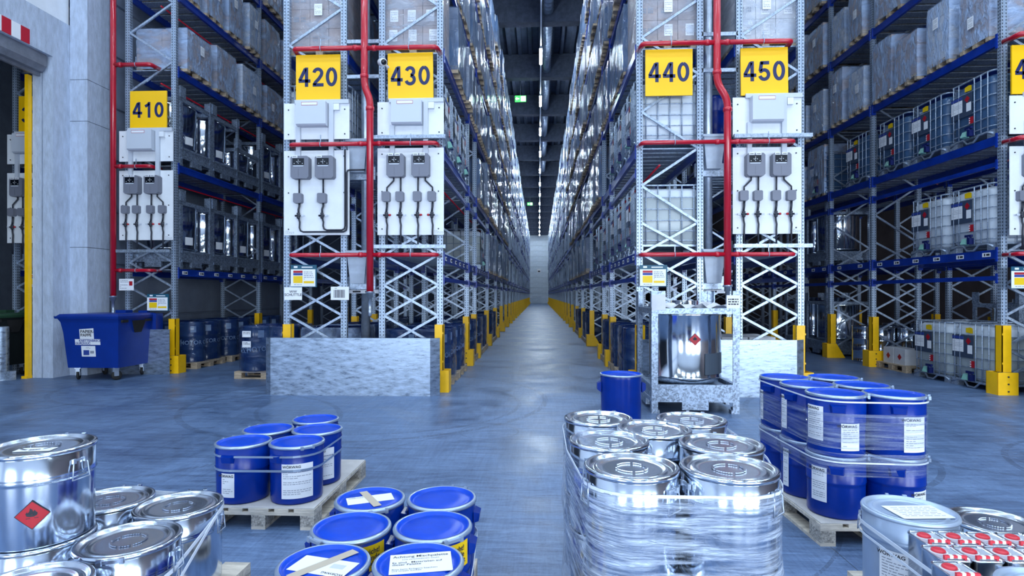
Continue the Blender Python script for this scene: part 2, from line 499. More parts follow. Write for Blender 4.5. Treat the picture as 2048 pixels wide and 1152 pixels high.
def put(name, me, parent=None, loc=(0, 0, 0), rz=0.0, scale=None, rot=None):
    o = bpy.data.objects.new(name, me)
    COL.objects.link(o)
    o.location = loc
    o.rotation_euler = rot if rot else (0, 0, rz)
    if scale: o.scale = scale
    if parent: o.parent = parent
    return o
def thing(name, label, cat, loc=(0, 0, 0), rz=0.0, group=None):
    o = bpy.data.objects.new(name, None)
    COL.objects.link(o)
    o.empty_display_size = 0.1
    o.location = loc
    o.rotation_euler = (0, 0, rz)
    return tag(o, label, cat, group)
WORDS = [('racks 420 and 430', 'left racks 420 and 430'), ('racks 440 and 450', 'right racks 440 and 450'), ('rack end 410', 'pillar-side rack 410'), ('rack end 420', 'outer left rack 420'),
         ('rack end 430', 'left aisle rack 430'), ('rack end 440', 'right aisle rack 440'), ('rack end 450', 'outer right rack 450'), ('of rack 410', 'of pillar-side rack 410'), ('of rack 420', 'of outer left rack 420'),
         ('of rack 430', 'of left aisle rack 430'), ('of rack 440', 'of right aisle rack 440'), ('of rack 450', 'of outer right rack 450'), ('in rack 420', 'in outer left rack 420')]
def tag(o, label=None, cat=None, group=None, kind=None):
    if label:
        for a, b in WORDS: label = label.replace(a, b)
        if len(label.split()) > 16: print('LONG LABEL', label)
        o['label'] = label
    if cat: o['category'] = cat
    if group: o['group'] = group
    if kind: o['kind'] = kind
    return o
def copy_tree(src, loc, rz, label, group=None):
    o = src.copy(); COL.objects.link(o)
    o.location = loc; o.rotation_euler = (0, 0, rz); o['label'] = label
    if group: o['group'] = group
    for ch in src.children:
        c = ch.copy(); COL.objects.link(c); c.parent = o
        for g in ch.children:
            d = g.copy(); COL.objects.link(d); d.parent = c
    return o
ORD = ['first', 'second', 'third', 'fourth', 'fifth', 'sixth', 'seventh', 'eighth', 'ninth', 'tenth', 'eleventh', 'twelfth',
       'thirteenth', 'fourteenth', 'fifteenth', 'sixteenth', 'seventeenth', 'eighteenth', 'nineteenth', 'twentieth',
       'twenty-first', 'twenty-second', 'twenty-third', 'twenty-fourth', 'twenty-fifth', 'twenty-sixth', 'twenty-seventh', 'twenty-eighth', 'twenty-ninth', 'thirtieth']

_TX = {}
def text_mesh(txt, size, matname, bold=0.0, align='CENTER', extrude=0.0015, spacing=1.0, res=3):
    key = (txt, size, matname, bold, align, extrude, spacing)
    if key in _TX: return _TX[key]
    cu = bpy.data.curves.new('lettering', 'FONT')
    cu.body = txt; cu.size = size; cu.align_x = align; cu.align_y = 'CENTER'
    cu.offset = bold * size; cu.extrude = extrude; cu.space_character = spacing; cu.resolution_u = res
    cu.space_line = 0.85
    o = bpy.data.objects.new('lettering', cu)
    COL.objects.link(o)
    dg = bpy.context.evaluated_depsgraph_get()
    dg.update()
    me = bpy.data.meshes.new_from_object(o.evaluated_get(dg))
    bpy.data.objects.remove(o); bpy.data.curves.remove(cu)
    me.name = 'lettering'
    me.materials.clear(); me.materials.append(MATS[matname])
    _TX[key] = me
    return me
def text_on_front(txt, size, matname, parent, loc, bold=0.0, align='CENTER', rz=0.0, tilt=0.0, **k):
    """lettering on an upright face that looks towards -Y (rz turns it)"""
    return put('lettering', text_mesh(txt, size, matname, bold, align, **k), parent, loc, rot=(R(90) , tilt, rz))
def bent(me, r, z, a, name='lettering'):
    """copy of a lettering mesh wrapped round a drum of radius r, centred on angle a"""
    m = me.copy()
    for v in m.vertices:
        t = a + v.co.x / r; rr = r + 0.001 + max(0, v.co.z)
        y = v.co.y
        v.co = (rr * math.cos(t), rr * math.sin(t), z + y)
    m.update()
    return m
def print_lines(mb, w, h, n, seed=0, ox=0.0, oz=0.0, y=-0.001, th=0.0035, rows=None):
    """rows of printed text too small to read, as flat bars on a sheet in the xz plane"""
    rd = random.Random(seed)
    for i in range(n):
        z = oz + h / 2 - h * (i + 0.5) / n
        x = ox - w / 2
        while x < ox + w / 2 - 0.005:
            l = rd.uniform(0.012, 0.04)
            x1 = min(x + l, ox + w / 2)
            mb.box(x, x1, y - 0.0006, y, z - th / 2, z + th / 2)
            x = x1 + rd.uniform(0.005, 0.012)
            if rd.random() < 0.12: break
    return mb

# ================================================================ THE SETTING
H_CEIL = 13.4
fl = MB().box(-25, 15.5, -9, 105, -0.15, 0).obj('floor', 'floor')
tag(fl, 'grey-blue polished concrete floor with tyre marks and slab joints', 'floor', kind='structure')

# ceiling: ridged sheet with concrete girders across
cb = MB()
poly = []
x = -25.0
while x < 15.5:
    poly += [(x, H_CEIL), (x + 0.16, H_CEIL), (x + 0.20, H_CEIL + 0.14), (x + 0.46, H_CEIL + 0.14)]
    x += 0.5
n0 = len(poly)
for y in (-9, 105):
    cb.v += [(px_, y, pz_) for px_, pz_ in poly]
for i in range(n0 - 1):
    cb.face([i, i + 1, n0 + i + 1, n0 + i])
cb.box(-25, 15.5, -9, 105, H_CEIL + 0.15, H_CEIL + 0.4)
ceil = cb.obj('ceiling', 'roof_sheet')
tag(ceil, 'dark ribbed sheet-metal roof carried on concrete girders', 'ceiling', kind='structure')
gm = MB().box(-25, 15.5, -0.22, 0.22, 12.3, H_CEIL + 0.05).mesh('girder', 'roof_beam')
for k in range(-5, 15):
    put('girder', gm, ceil, (0, 22.7 + 5.75 * k, 0))

# back wall of horizontal panels
wb = MB().box(-25, 15.5, 104.05, 104.3, 0, H_CEIL).obj('wall_back', 'panel_back')
tag(wb, 'pale wall of horizontal metal panels closing the far end of the aisle', 'wall', kind='structure')
pm = MB().prism_x([(0, 0.0), (-0.05, 0.03), (-0.05, 0.90), (0, 0.93)], -6, 6).mesh('panel', 'panel_back')
for k in range(14):
    put('panel', pm, wb, (0, 104.05, 0.95 * k))
# rear wall with dock gates (behind the camera)
wr = MB().box(-25, 15.5, -9.0, -8.6, 0, H_CEIL).obj('wall_rear', 'white_wall')
tag(wr, 'white dock wall behind the loading floor', 'wall', kind='structure')
for i, gx in enumerate((-5.5, 1.5, 6.5, 11.5)):
    g = MB().box(-1.7, 1.7, 0, 0.05, 0.4, 4.2).obj('window_%d' % (i + 1), 'gate_glow', None, (gx, -8.4, 0))
    tag(g, 'translucent daylight gate in the dock wall', 'gate', kind='structure')
    f = MB()
    f.box(-1.85, -1.7, -0.1, 0.12, 0, 4.35).box(1.7, 1.85, -0.1, 0.12, 0, 4.35).box(-1.85, 1.85, -0.1, 0.12, 4.2, 4.35).box(-1.85, 1.85, -0.1, 0.12, 0.3, 0.4)
    f.obj('gate_frame', 'galv', g)
wq = MB().box(15.2, 15.5, -9, 104, 0, H_CEIL).obj('wall_right', 'brown_wall')
tag(wq, 'dark brownish wall behind the right-hand racks', 'wall', kind='structure')
wf = MB().box(-25, -24.7, -9, 104, 0, H_CEIL).obj('wall_far_left', 'panel_wall')
tag(wf, 'grey wall of the neighbouring hall beyond the gateway', 'wall', kind='structure')

# left wall: panels behind rack 410
wl = MB().box(-9.60, -9.40, 11.94, 104, 0, H_CEIL).obj('wall_left', 'panel_wall')
tag(wl, 'grey sandwich-panel wall behind rack 410', 'wall', kind='structure')
pm = MB().prism_y([(0, 0.01), (0.05, 0.03), (0.05, 1.12), (0, 1.14)], 0, 12).mesh('panel', 'panel_wall')
for j in range(3):
    for k in range(10):
        put('panel', pm, wl, (-9.40, 12.0 + 12.02 * j, 1.15 * k))
# solid near part of the left wall and white wall over the lintel
wn = MB().box(-9.95, -9.62, -9, 4.2, 0, 6.35).box(-9.95, -9.64, -9, 11.36, 7.15, H_CEIL).obj('wall_left_upper', 'white_wall')
tag(wn, 'white plastered wall above the concrete lintel at upper left', 'wall', kind='structure')
# concrete lintel over the gateway
ln = MB().box(-10.02, -9.59, -9, 11.325, 6.35, 7.15).obj('trim_1', 'concrete')
tag(ln, 'broad concrete lintel beam over the gateway at left', 'lintel', kind='structure')
sm = MB().box(-9.588, -9.578, 0, 0.19, 6.36, 6.64)
red = sm.mesh('stripe', 'stripe_red'); wht = MB().box(-9.588, -9.578, 0, 0.19, 6.36, 6.64).mesh('stripe', 'white_paper')
for i in range(12):
    st = put('stripe', red if i % 2 == 0 else wht, ln, (0, 10.20 - 0.19 * i, 0))
# concrete pillar: grooved jamb and stepped column
pl = MB()
pl.box(-10.02, -9.83, 10.93, 11.33, 0, 6.35).box(-9.80, -9.59, 10.92, 11.33, 0, 6.35).box(-9.84, -9.78, 10.965, 11.33, 0, 6.35)
pl.obj
jamb = pl.obj('pillar', 'concrete')
tag(jamb, 'stepped raw concrete pillar beside the gateway, behind the blue waste container', 'pillar', kind='structure')
hs = [0, 2.62, 5.2, 6.05, H_CEIL]
for a, b_ in zip(hs[:-1], hs[1:]):
    MB().box(-9.59, -9.22, 11.33, 11.94, a, b_ - 0.012).obj('pillar_segment', 'concrete', jamb)
MB().box(-9.60, -9.24, 11.345, 11.94, 0, H_CEIL).obj('core', 'concrete_dark', jamb)
# roller gate under the lintel
dr = MB()
dr.prism_y([(-9.95, 6.02), (-9.74, 6.02), (-9.66, 6.12), (-9.66, 6.35), (-9.95, 6.35)], 4.2, 10.85)
dr.box(-9.90, -9.84, 4.2, 10.9, 5.96, 6.03)
door = dr.obj('door_1', 'gate_housing')
tag(door, 'grey roller gate housing tucked under the lintel', 'gate', kind='structure')
yp = MB().box(-10.10, -10.03, 10.84, 10.925, 0.03, 5.98).box(-10.13, -10.025, 10.80, 10.928, 0, 0.05)
o = yp.obj('gate_post', 'yellow')
tag(o, 'tall yellow guide post of the gateway, full height, against the concrete pillar', 'post')

# roof duct, trunking and lamps over the main aisle
d = thing('ventilation_duct', 'round spiral ventilation duct under the roof right of the lamps', 'duct', (0.36, 10, 12.72))
db = MB(); k = 0.0
prof = []
while k < 42.0:
    prof += [(0.20, k), (0.212, k + 0.02), (0.20, k + 0.04)]
    k += 0.28
me = MB().lathe(prof, 16, cap1=True).mesh('duct_pipe', 'duct')
put('duct_pipe', me, d, (0, 0, 0), rot=(R(-90), 0, 0))
for yy in (2.5, 8.4, 13.6, 18.7):
    MB().box(-0.012, 0.012, yy - 0.012, yy + 0.012, 0.25, 0.72).obj('hanger', 'galv', d)

o = MB().box(0.05, 0.11, 9, 103.5, 12.12, 12.18).obj('lamp_rail', 'cabinet_grey')
tag(o, 'thin white lamp rail running the length of the main aisle', 'rail')
hm = MB().box(-0.06, 0.06, -0.8, 0.8, 0.03, 0.12).mesh('housing', 'cabinet_grey')
tm = MB().prism_y([(-0.055, 0.03), (-0.045, -0.02), (0.045, -0.02), (0.055, 0.03)], -0.78, 0.78).mesh('tube', 'lamp_glow')
tms = MB().prism_y([(-0.055, 0.03), (-0.045, -0.02), (0.045, -0.02), (0.055, 0.03)], -0.78, 0.78).mesh('tube', 'lamp_glow_side')
cm_ = MB().box(-0.008, 0.008, -0.5, -0.484, 0.12, 1.38).box(-0.008, 0.008, 0.484, 0.5, 0.12, 1.38).mesh('cable', 'galv')
def lamp(x, y, label, group, tm=tm):
    t = thing('linear_lamp', label, 'lamp', (x, y, 12.0), 0, group)
    put('housing', hm, t); put('tube', tm, t); put('cable', cm_, t)
for k in range(-2, 14):
    lamp(0.08, 25.1 + 5.8 * k, 'glowing linear lamp over main aisle, %s from the aisle mouth' % ORD[k + 2], 'lamps over the main aisle')
for i, xx in enumerate((-6.0, 5.98)):
    for k in range(7):
        lamp(xx, 12.4 + 5.8 * k, 'linear lamp over the %s, %s from the front' % (('left side aisle before rack 410', 'right side aisle before the right-edge rack')[i], ORD[k]), 'lamps over side aisles', tms)
for k in range(4):  # unseen lamps added to brighten the neighbouring hall
    lamp(-12.8, 8.5 + 5.8 * k, 'added fill lamp in the neighbouring hall beyond the gateway, %s from the front' % ORD[k], 'added fill lamps in the next hall', tms)
hh = MB().box(-1.35, 1.35, -0.25, 0.25, 0.02, 0.16).mesh('housing', 'cabinet_grey')
hg = MB().box(-1.3, 1.3, -0.2, 0.2, 0.0, 0.02).mesh('diffuser', 'fill_lamp_glow')
hc = MB().box(-1.0, -0.98, -0.01, 0.01, 0.16, 1.64).box(0.98, 1.0, -0.01, 0.01, 0.16, 1.64).mesh('cable', 'galv')
for i, (x, y) in enumerate(FILL_LAMPS):  # unseen fixtures added as fill light over the loading floor
    t = thing('fill_lamp', 'added fill lamp over the loading floor, row %s from the racks, %s from left' % (ORD[3 - i // 5], ORD[i % 5]), 'lamp', (x, y, 11.74), 0, 'added fill lamps over the loading floor')
    put('housing', hh, t); put('diffuser', hg, t); put('cable', hc, t)
# emergency exit signs
def exit_sign(x, y, z, label):
    t = thing('exit_sign', label, 'sign', (x, y, z))
    MB().box(-0.28, 0.28, 0, 0.06, -0.15, 0.15).obj('sign_box', 'exit_green', t)
    MB().box(0.02, 0.26, -0.004, 0, -0.13, 0.13).obj('door_pictogram', 'exit_white', t)
    m = MB().box(-0.22, -0.06, -0.004, 0, -0.03, 0.03)
    m.prism_y([(-0.26, 0), (-0.17, 0.09), (-0.17, -0.09)], -0.004, 0).obj('arrow', 'exit_white', t)
    MB().box(-0.01, 0.01, 0.02, 0.04, 0.15, 1.83).obj('hanger', 'galv', t)
exit_sign(-0.94, 29.2, 11.6, 'green lit emergency exit sign, the larger near one under the roof')
exit_sign(-0.99, 63.2, 11.6, 'green lit emergency exit sign, the tiny one deep in the aisle')
o = MB().box(-0.32, 0.32, 103.96, 103.99, 5.6, 6.3).obj('wall_sign', 'white_paper')
MB().box(-0.2, 0.2, 103.94, 103.955, 5.7, 5.95).obj('print', 'print', o)
tag(o, 'small white sign high on the far end wall', 'sign')
gr = thing('barrier_grille', 'grey grille barrier standing before the far end wall', 'barrier', (-0.45, 103.2, 0))
for i in range(9):
    MB().box(-0.02, 0.02, -0.02, 0.02, 0, 1.2).obj('bar', 'galv', gr, (-0.8 + 0.2 * i, 0, 0))
MB().box(-0.85, 0.85, -0.03, 0.03, 1.2, 1.26).obj('rail', 'galv', gr)

# ================================================================ RACKS
def c_post(H):
    w2, d2, t = 0.05, 0.04, 0.012
    poly = [(-w2, -d2), (-0.018, -d2), (-0.012, -d2 + 0.012), (0.012, -d2 + 0.012), (0.018, -d2), (w2, -d2), (w2, d2), (w2 - 0.02, d2),
            (w2 - 0.02, d2 - t), (w2 - t, d2 - t), (w2 - t, -d2 + 2.6 * t), (-w2 + t, -d2 + 2.6 * t), (-w2 + t, d2 - t), (-w2 + 0.02, d2 - t), (-w2 + 0.02, d2), (-w2, d2)]
    mb = MB().prism(poly, 0.0, H, caps=False)
    mb.box(-0.08, 0.08, -0.07, 0.07, 0, 0.012)
    return mb.mesh('post', 'galv_post')
POST = c_post(12.1)
_bm = {}
def beam_mesh(L, h=0.15):
    key = (round(L, 2), h)
    if key not in _bm:
        # stepped box section with end plates
        mb = MB().prism_y([(-0.03, 0), (0.03, 0), (0.03, -0.035), (0.022, -0.04), (0.022, -h + 0.04), (0.03, -h + 0.035), (0.03, -h), (-0.03, -h)], 0.05, L - 0.05)
        for y in (0.047, L - 0.055):
            mb.box(-0.045, 0.045, y - 0.02, y + 0.02, -h - 0.05, 0.04)
        _bm[key] = mb.mesh('beam', 'blue_beam')
    return _bm[key]
_dm = {}
def shade_deck_mesh(L, W):  # slatted sheet deck, also used to keep light out of the bays
    key = (round(L, 2), round(W, 2))
    if key not in _dm:
        mb = MB()
        n = max(2, int(L / 0.3))
        for i in range(n):
            y = 0.06 + (L - 0.12) * (i + 0.5) / n
            mb.box(0, W, y - 0.11, y + 0.11, 0.0, 0.022)
        _dm[key] = mb.mesh('shade_deck', 'galv')
    return _dm[key]
def brace_bars(x0, x1, H):
    """list of lattice diagonals of an upright frame between posts at x0 < x1"""
    out = []
    z = 0.25
    while z < 2.55:
        out.append((x0, z, x1, z + 0.52)); out.append((x1, z, x0, z + 0.52))
        z += 0.52
    i = 0
    while z + 0.62 < H - 0.2:
        out.append((x0, z, x1, z + 0.62) if i % 2 else (x1, z, x0, z + 0.62))
        z += 0.62; i += 1
    return out
def rack(num, xa, xb, ys, zs, label, ends=1, subs=(0, 1), sub_gap=0.40, lbl_levels=(0,)):
    """xa aisle line, xb rear line; ys frame positions; zs beam tops"""
    t = thing('pallet_rack', label, 'rack', (xa, ys[0], 0), 0, 'pallet racks')
    sg = 1 if xb > xa else -1
    W = abs(xb - xa)
    xi0, xi1 = (0.0, xb - xa)
    lo, hi = min(xi0, xi1), max(xi0, xi1)
    for i, y in enumerate(ys):
        for xx in (xi0, xi1):
            xx2 = xx + (0.05 if xx == lo else -0.05)
            put('post', POST, t, (xx2, y - ys[0] + 0.04, 0))
        bars = brace_bars(lo + 0.08, hi - 0.08, 12.0)
        if i < ends:
            for (a, z0, b, z1) in bars:
                L = math.hypot(b - a, z1 - z0)
                key = ('br', round(L, 3))
                if key not in _bm:
                    _bm[key] = MB().prism_x([(-0.018, -0.02), (0.018, -0.02), (0.018, -0.012), (-0.008, -0.012), (-0.008, 0.012), (0.018, 0.012), (0.018, 0.02), (-0.018, 0.02)], -L / 2, L / 2).mesh('brace', 'galv')
                put('brace', _bm[key], t, ((a + b) / 2, y - ys[0] + 0.04 + (0.012 if b > a else -0.012), (z0 + z1) / 2), rot=(0, -math.atan2(z1 - z0, b - a), 0))
        else:
            mb = MB()
            for (a, z0, b, z1) in bars:
                yy = y - ys[0] + 0.04 + (0.012 if b > a else -0.012)
                mb.bar((a, yy, z0), (b, yy, z1), 0.03, 0.04)
            mb.obj('bracing', 'galv', t)
    for i in range(len(ys) - 1):
        L = ys[i + 1] - ys[i]
        for li, z in enumerate(zs):
            for xx, sd in ((xi0, -1), (xi1, 1)):
                put('beam', beam_mesh(L), t, (xx + sg * 0.03 if xx == xi0 else xx - sg * 0.03, ys[i] - ys[0] + 0.04, z))
            put('shade_deck', shade_deck_mesh(L, W - 0.12), t, (lo + 0.06, ys[i] - ys[0] + 0.04, z - 0.024))  # decks added on every shelf to block light and darken the bays
            if li in subs:
                put('lower_beam', beam_mesh(L, 0.075), t, (xi0 + sg * 0.03, ys[i] - ys[0] + 0.04, z - sub_gap))
            if li in lbl_levels and ys[i] < 24:
                nL = max(1, int(round(L / 1.2))) * (2 if li == 0 and L > 2 else 1)
                for q in range(nL):
                    lo_ = put('location_label', LOCLBL, t, (xi0 - sg * 0.004, ys[i] - ys[0] + L * (q + 0.5) / nL, z - 0.075))
                    if sg < 0: lo_.rotation_euler = (0, 0, PI)
    return t
lb = MB().box(-0.003, 0, -0.09, 0.09, -0.035, 0.035)
lb.mat(1).box(-0.0045, -0.003, -0.075, 0.0, -0.018, 0.018).box(-0.0045, -0.003, 0.02, 0.05, -0.022, 0.022)
LOCLBL = lb.mesh('location_label', ['white_paper', 'print'])

YM = [9.7, 13.3, 14.9] + [18.5 + 3.6 * i for i in range(24)]
ZM = [2.35, 4.13, 5.82, 7.5, 9.2, 10.75]
YS = YM[:9]
rack('430', -1.63, -2.73, YM, ZM, 'galvanised pallet rack with blue beams under sign 430, left side of main aisle')
rack('420', -4.39, -3.29, YS, ZM, 'galvanised pallet rack with blue beams under sign 420, left of the left red riser', lbl_levels=())
rack('440', 1.63, 2.73, YM, ZM, 'galvanised pallet rack with blue beams under sign 440, right side of main aisle')
rack('450', 4.37, 3.27, YS, ZM, 'galvanised pallet rack with blue beams under sign 450, right of right red riser', lbl_levels=())
Y410 = [11.75, 15.4, 19.0, 22.6, 26.2, 29.8, 33.4]
Z410 = [2.19, 4.40, 6.44, 8.05, 9.7, 11.3]
rack('410', -7.63, -8.73, Y410, Z410, 'galvanised pallet rack with blue beams under sign 410 beside the concrete pillar', subs=())
Y460 = [9.86, 13.55, 15.45, 19.1, 22.7, 26.3, 29.9, 33.5]
Z460 = [2.40, 4.30, 5.95, 7.7, 9.4, 11.1]
rack('460', 7.62, 8.72, Y460, Z460, 'galvanised pallet rack with blue beams at the right edge of the picture', sub_gap=0.44)
rack('470', 10.40, 9.30, Y460[:6], Z460, 'galvanised pallet rack standing back to back behind the rack at right edge', subs=(), lbl_levels=())
Y390 = [11.75, 15.4, 19.0, 22.6]
rack('390', -11.22, -10.12, Y390, Z410, 'pallet rack seen through the gateway at far left', subs=(), lbl_levels=())

# yellow post guards
def guard_meshes(sg):
    s = MB()
    s.box(-0.055, -0.043, -0.075, 0.075, 0.37, 1.14).box(-0.055, 0.09, -0.075, -0.062, 0.37, 1.14).box(-0.055, 0.09, 0.062, 0.075, 0.37, 1.14)
    for z in (0.5, 0.98):
        s.box(-0.058, 0.0, -0.078, -0.075, z, z + 0.03)
    f = MB()
    f.box(-0.16, -0.145, -0.13, 0.13, 0, 0.37)
    for y in (-0.13, 0.118):
        f.prism_y([(-0.16, 0), (0.30, 0), (0.08, 0.37), (-0.16, 0.37)], y, y + 0.012)
    f.box(-0.16, 0.30, -0.13, 0.13, 0, 0.012)
    f2 = MB()
    f2.box(-0.16, -0.145, -0.13, 0.13, 0, 0.37)
    for y in (-0.13, 0.118):
        f2.box(-0.16, 0.16, y, y + 0.012, 0, 0.37)
    f2.mat(1)
    for z in (0.06, 0.18, 0.30):
        f2.box(-0.012, 0.012, -0.14, -0.128, z - 0.012, z + 0.012)
    if sg < 0:
        for m in (s, f, f2): m.v = [(-a, b, c) for a, b, c in m.v]
    return s.mesh('sleeve', 'yellow'), f.mesh('foot', 'yellow'), f2.mesh('foot', ['yellow', 'steel_dark'])
GM = {1: guard_meshes(1), -1: guard_meshes(-1)}
def guards(xa, sg, ys, where, n=None):
    for i, y in enumerate(ys):
        if n and i >= n: break
        t = thing('post_guard', 'yellow post guard at foot of %s post %s' % (ORD[i], where), 'post guard', (xa + sg * 0.045, y + 0.04, 0), 0, 'yellow post guards')
        put('sleeve', GM[sg][0], t)
        put('foot', GM[sg][2 if i in (0, 1, 7) else 1], t)
guards(-1.63, -1, YM, 'along the left of main aisle')
guards(1.63, 1, YM, 'along the right of main aisle')
guards(-7.63, -1, Y410, 'of rack 410', 5)
guards(-4.39, 1, YS, 'of rack 420', 3)
guards(4.37, -1, YS, 'of rack 450', 3)
guards(7.62, 1, Y460, 'of the rack at right edge', 6)
guards(10.40, -1, Y460, 'of the rear rack behind the right-edge rack', 5)

# galvanised crash plates before the rack ends
def crash_plate(x0, x1, y, h, wl, wr, label):
    t = thing('crash_plate', label, 'barrier', ((x0 + x1) / 2, y, 0))
    hw = (x1 - x0) / 2
    MB().box(-hw, hw, -0.006, 0.006, 0.0, h).box(-hw, hw, 0.006, 0.05, h - 0.012, h).obj('plate', 'galv_plate', t)
    if wl: MB().prism([(-hw, -0.006), (-hw - 0.004, 0.006), (-hw - wl, wl * 0.75), (-hw - wl + 0.01, wl * 0.75 - 0.01)], 0, h).obj('wing', 'galv_plate', t)
    if wr: MB().prism([(hw, -0.006), (hw + wr - 0.01, wr * 0.75 - 0.01), (hw + wr, wr * 0.75), (hw + 0.004, 0.006)], 0, h).obj('wing', 'galv_plate', t)
    for xx in (-hw + 0.2, hw - 0.2):
        MB().prism_x([(0.006, 0), (0.28, 0), (0.28, 0.02), (0.02, h * 0.8), (0.006, h * 0.8)], xx - 0.01, xx + 0.01).obj('gusset', 'galv', t)
crash_plate(-4.40, -1.76, 9.24, 0.94, 0.12, 0.14, 'wide galvanised crash plate before racks 420 and 430')
crash_plate(1.66, 4.12, 9.40, 0.92, 0, 0.16, 'bright galvanised crash plate before racks 440 and 450, behind the steel crate')
crash_plate(7.74, 10.2, 9.42, 1.10, 0, 0, 'galvanised crash plate cut off at the right picture edge')
crash_plate(-8.9, -7.60, 11.50, 0.93, 0, 0, 'galvanised crash plate half hidden behind the blue waste container')

# ================================================================ RACK-END EQUIPMENT
def ribbon(mb, path, w, y0, y1, ox, oz, sc):
    pts = [Vector((a, b)) for a, b in path]
    n = len(pts); L = []; Rr = []
    for i, p in enumerate(pts):
        d = (pts[min(i + 1, n - 1)] - pts[max(i - 1, 0)]).normalized()
        q = Vector((-d.y, d.x)) * (w / 2)
        L.append(p + q); Rr.append(p - q)
    for i in range(n - 1):
        b = len(mb.v)
        for y in (y0, y1):
            for p in (L[i], L[i + 1], Rr[i + 1], Rr[i]):
                mb.v.append((ox + p.x * sc, y, oz + p.y * sc))
        mb.face([b, b + 1, b + 2, b + 3]); mb.face([b + 4, b + 5, b + 6, b + 7])
        for k in range(4): mb.face([b + k, b + (k + 1) % 4, b + 4 + (k + 1) % 4, b + 4 + k])
def arcp(cx, cy, rx, ry, a0, a1, n=14):
    return [(cx + rx * math.cos(R(a0 + (a1 - a0) * k / n)), cy + ry * math.sin(R(a0 + (a1 - a0) * k / n))) for k in range(n + 1)]
SW = 0.17
DIGIT = {
    '0': [arcp(0.30, 0.5, 0.215, 0.41, 90, 450, 28)],
    '1': [[(0.36, 0.0), (0.36, 1.0)], [(0.36, 0.90), (0.28, 0.82), (0.10, 0.72)]],
    '2': [arcp(0.30, 0.70, 0.205, 0.21, 172, 0, 12) + [(0.47, 0.58), (0.36, 0.42), (0.17, 0.22), (0.10, 0.09)], [(0.03, 0.09), (0.60, 0.09)]],
    '3': [arcp(0.29, 0.715, 0.19, 0.195, 165, -80, 12), arcp(0.29, 0.295, 0.215, 0.215, 85, -165, 14)],
    '4': [[(0.42, 0.0), (0.42, 1.0)], [(0.0, 0.30), (0.62, 0.30)], [(0.36, 0.94), (0.06, 0.33)]],
    '5': [[(0.12, 0.91), (0.54, 0.91)], [(0.17, 0.96), (0.10, 0.50)], [(0.10, 0.50)] + arcp(0.29, 0.32, 0.215, 0.235, 140, -165, 16)],
    '6': [arcp(0.30, 0.31, 0.21, 0.22, 90, 450, 20), arcp(0.42, 0.45, 0.32, 0.46, 95, 190, 10)],
    '9': [arcp(0.30, 0.69, 0.21, 0.22, 90, 450, 20), arcp(0.18, 0.55, 0.32, 0.46, -85, 10, 10)]}
def digits(txt, h, tilt):
    mb = MB(); x = 0.0
    for ch in txt:
        for p in DIGIT[ch]: ribbon(mb, p, SW, -0.004, 0.0, x * h, -h / 2, h)
        x += 0.72
    wd = (x - 0.11) * h
    c, s_ = math.cos(tilt), math.sin(tilt)
    mb.v = [((a - wd / 2) * c - q * s_, b, (a - wd / 2) * s_ + q * c) for a, b, q in mb.v]
    return mb
def number_sign(x0, x1, z0, z1, y, txt, label, tilt=0.0):
    t = thing('number_sign', label, 'sign', ((x0 + x1) / 2, y, (z0 + z1) / 2), 0, 'yellow rack number signs')
    hw, hh_ = (x1 - x0) / 2, (z1 - z0) / 2
    m = MB().box(-hw, hw, 0, 0.03, -hh_, hh_)
    m.v = [(a * math.cos(tilt) - c * math.sin(tilt), b, a * math.sin(tilt) + c * math.cos(tilt)) for a, b, c in m.v]
    m.obj('plate', 'yellow_sign', t)
    digits(txt, 0.325, tilt).obj('lettering', 'sign_blue', t, (0, 0, 0.005))
    MB().box(-0.3, -0.27, 0.03, 0.10, -0.2, 0.2).box(0.27, 0.3, 0.03, 0.10, -0.2, 0.2).obj('bracket', 'galv', t)
number_sign(-4.113, -3.353, 4.94, 5.705, 9.56, '420', 'square yellow rack sign with blue number 420, left of left red riser', 0.0)
number_sign(-2.538, -1.773, 4.93, 5.705, 9.56, '430', 'square yellow rack sign with blue number 430, beside the security camera', 0.012)
number_sign(1.751, 2.517, 4.92, 5.68, 9.56, '440', 'square yellow rack sign with blue number 440, left of right red riser', 0.0)
number_sign(3.294, 4.05, 4.905, 5.675, 9.56, '450', 'square yellow rack sign with blue number 450, right of right red riser', 0.012)
number_sign(-8.53, -7.745, 5.095, 5.895, 11.62, '410', 'square yellow rack sign with blue number 410, nearest the concrete pillar', 0.0)
number_sign(7.635, 8.40, 4.89, 5.68, 9.66, '460', 'yellow rack sign cut off by the right picture edge, only a 4 in view', 0.0)
number_sign(-10.956, -10.17, 5.03, 5.83, 11.62, '390', 'yellow rack sign half hidden behind the yellow gate post, only a 3 in view', 0.0)

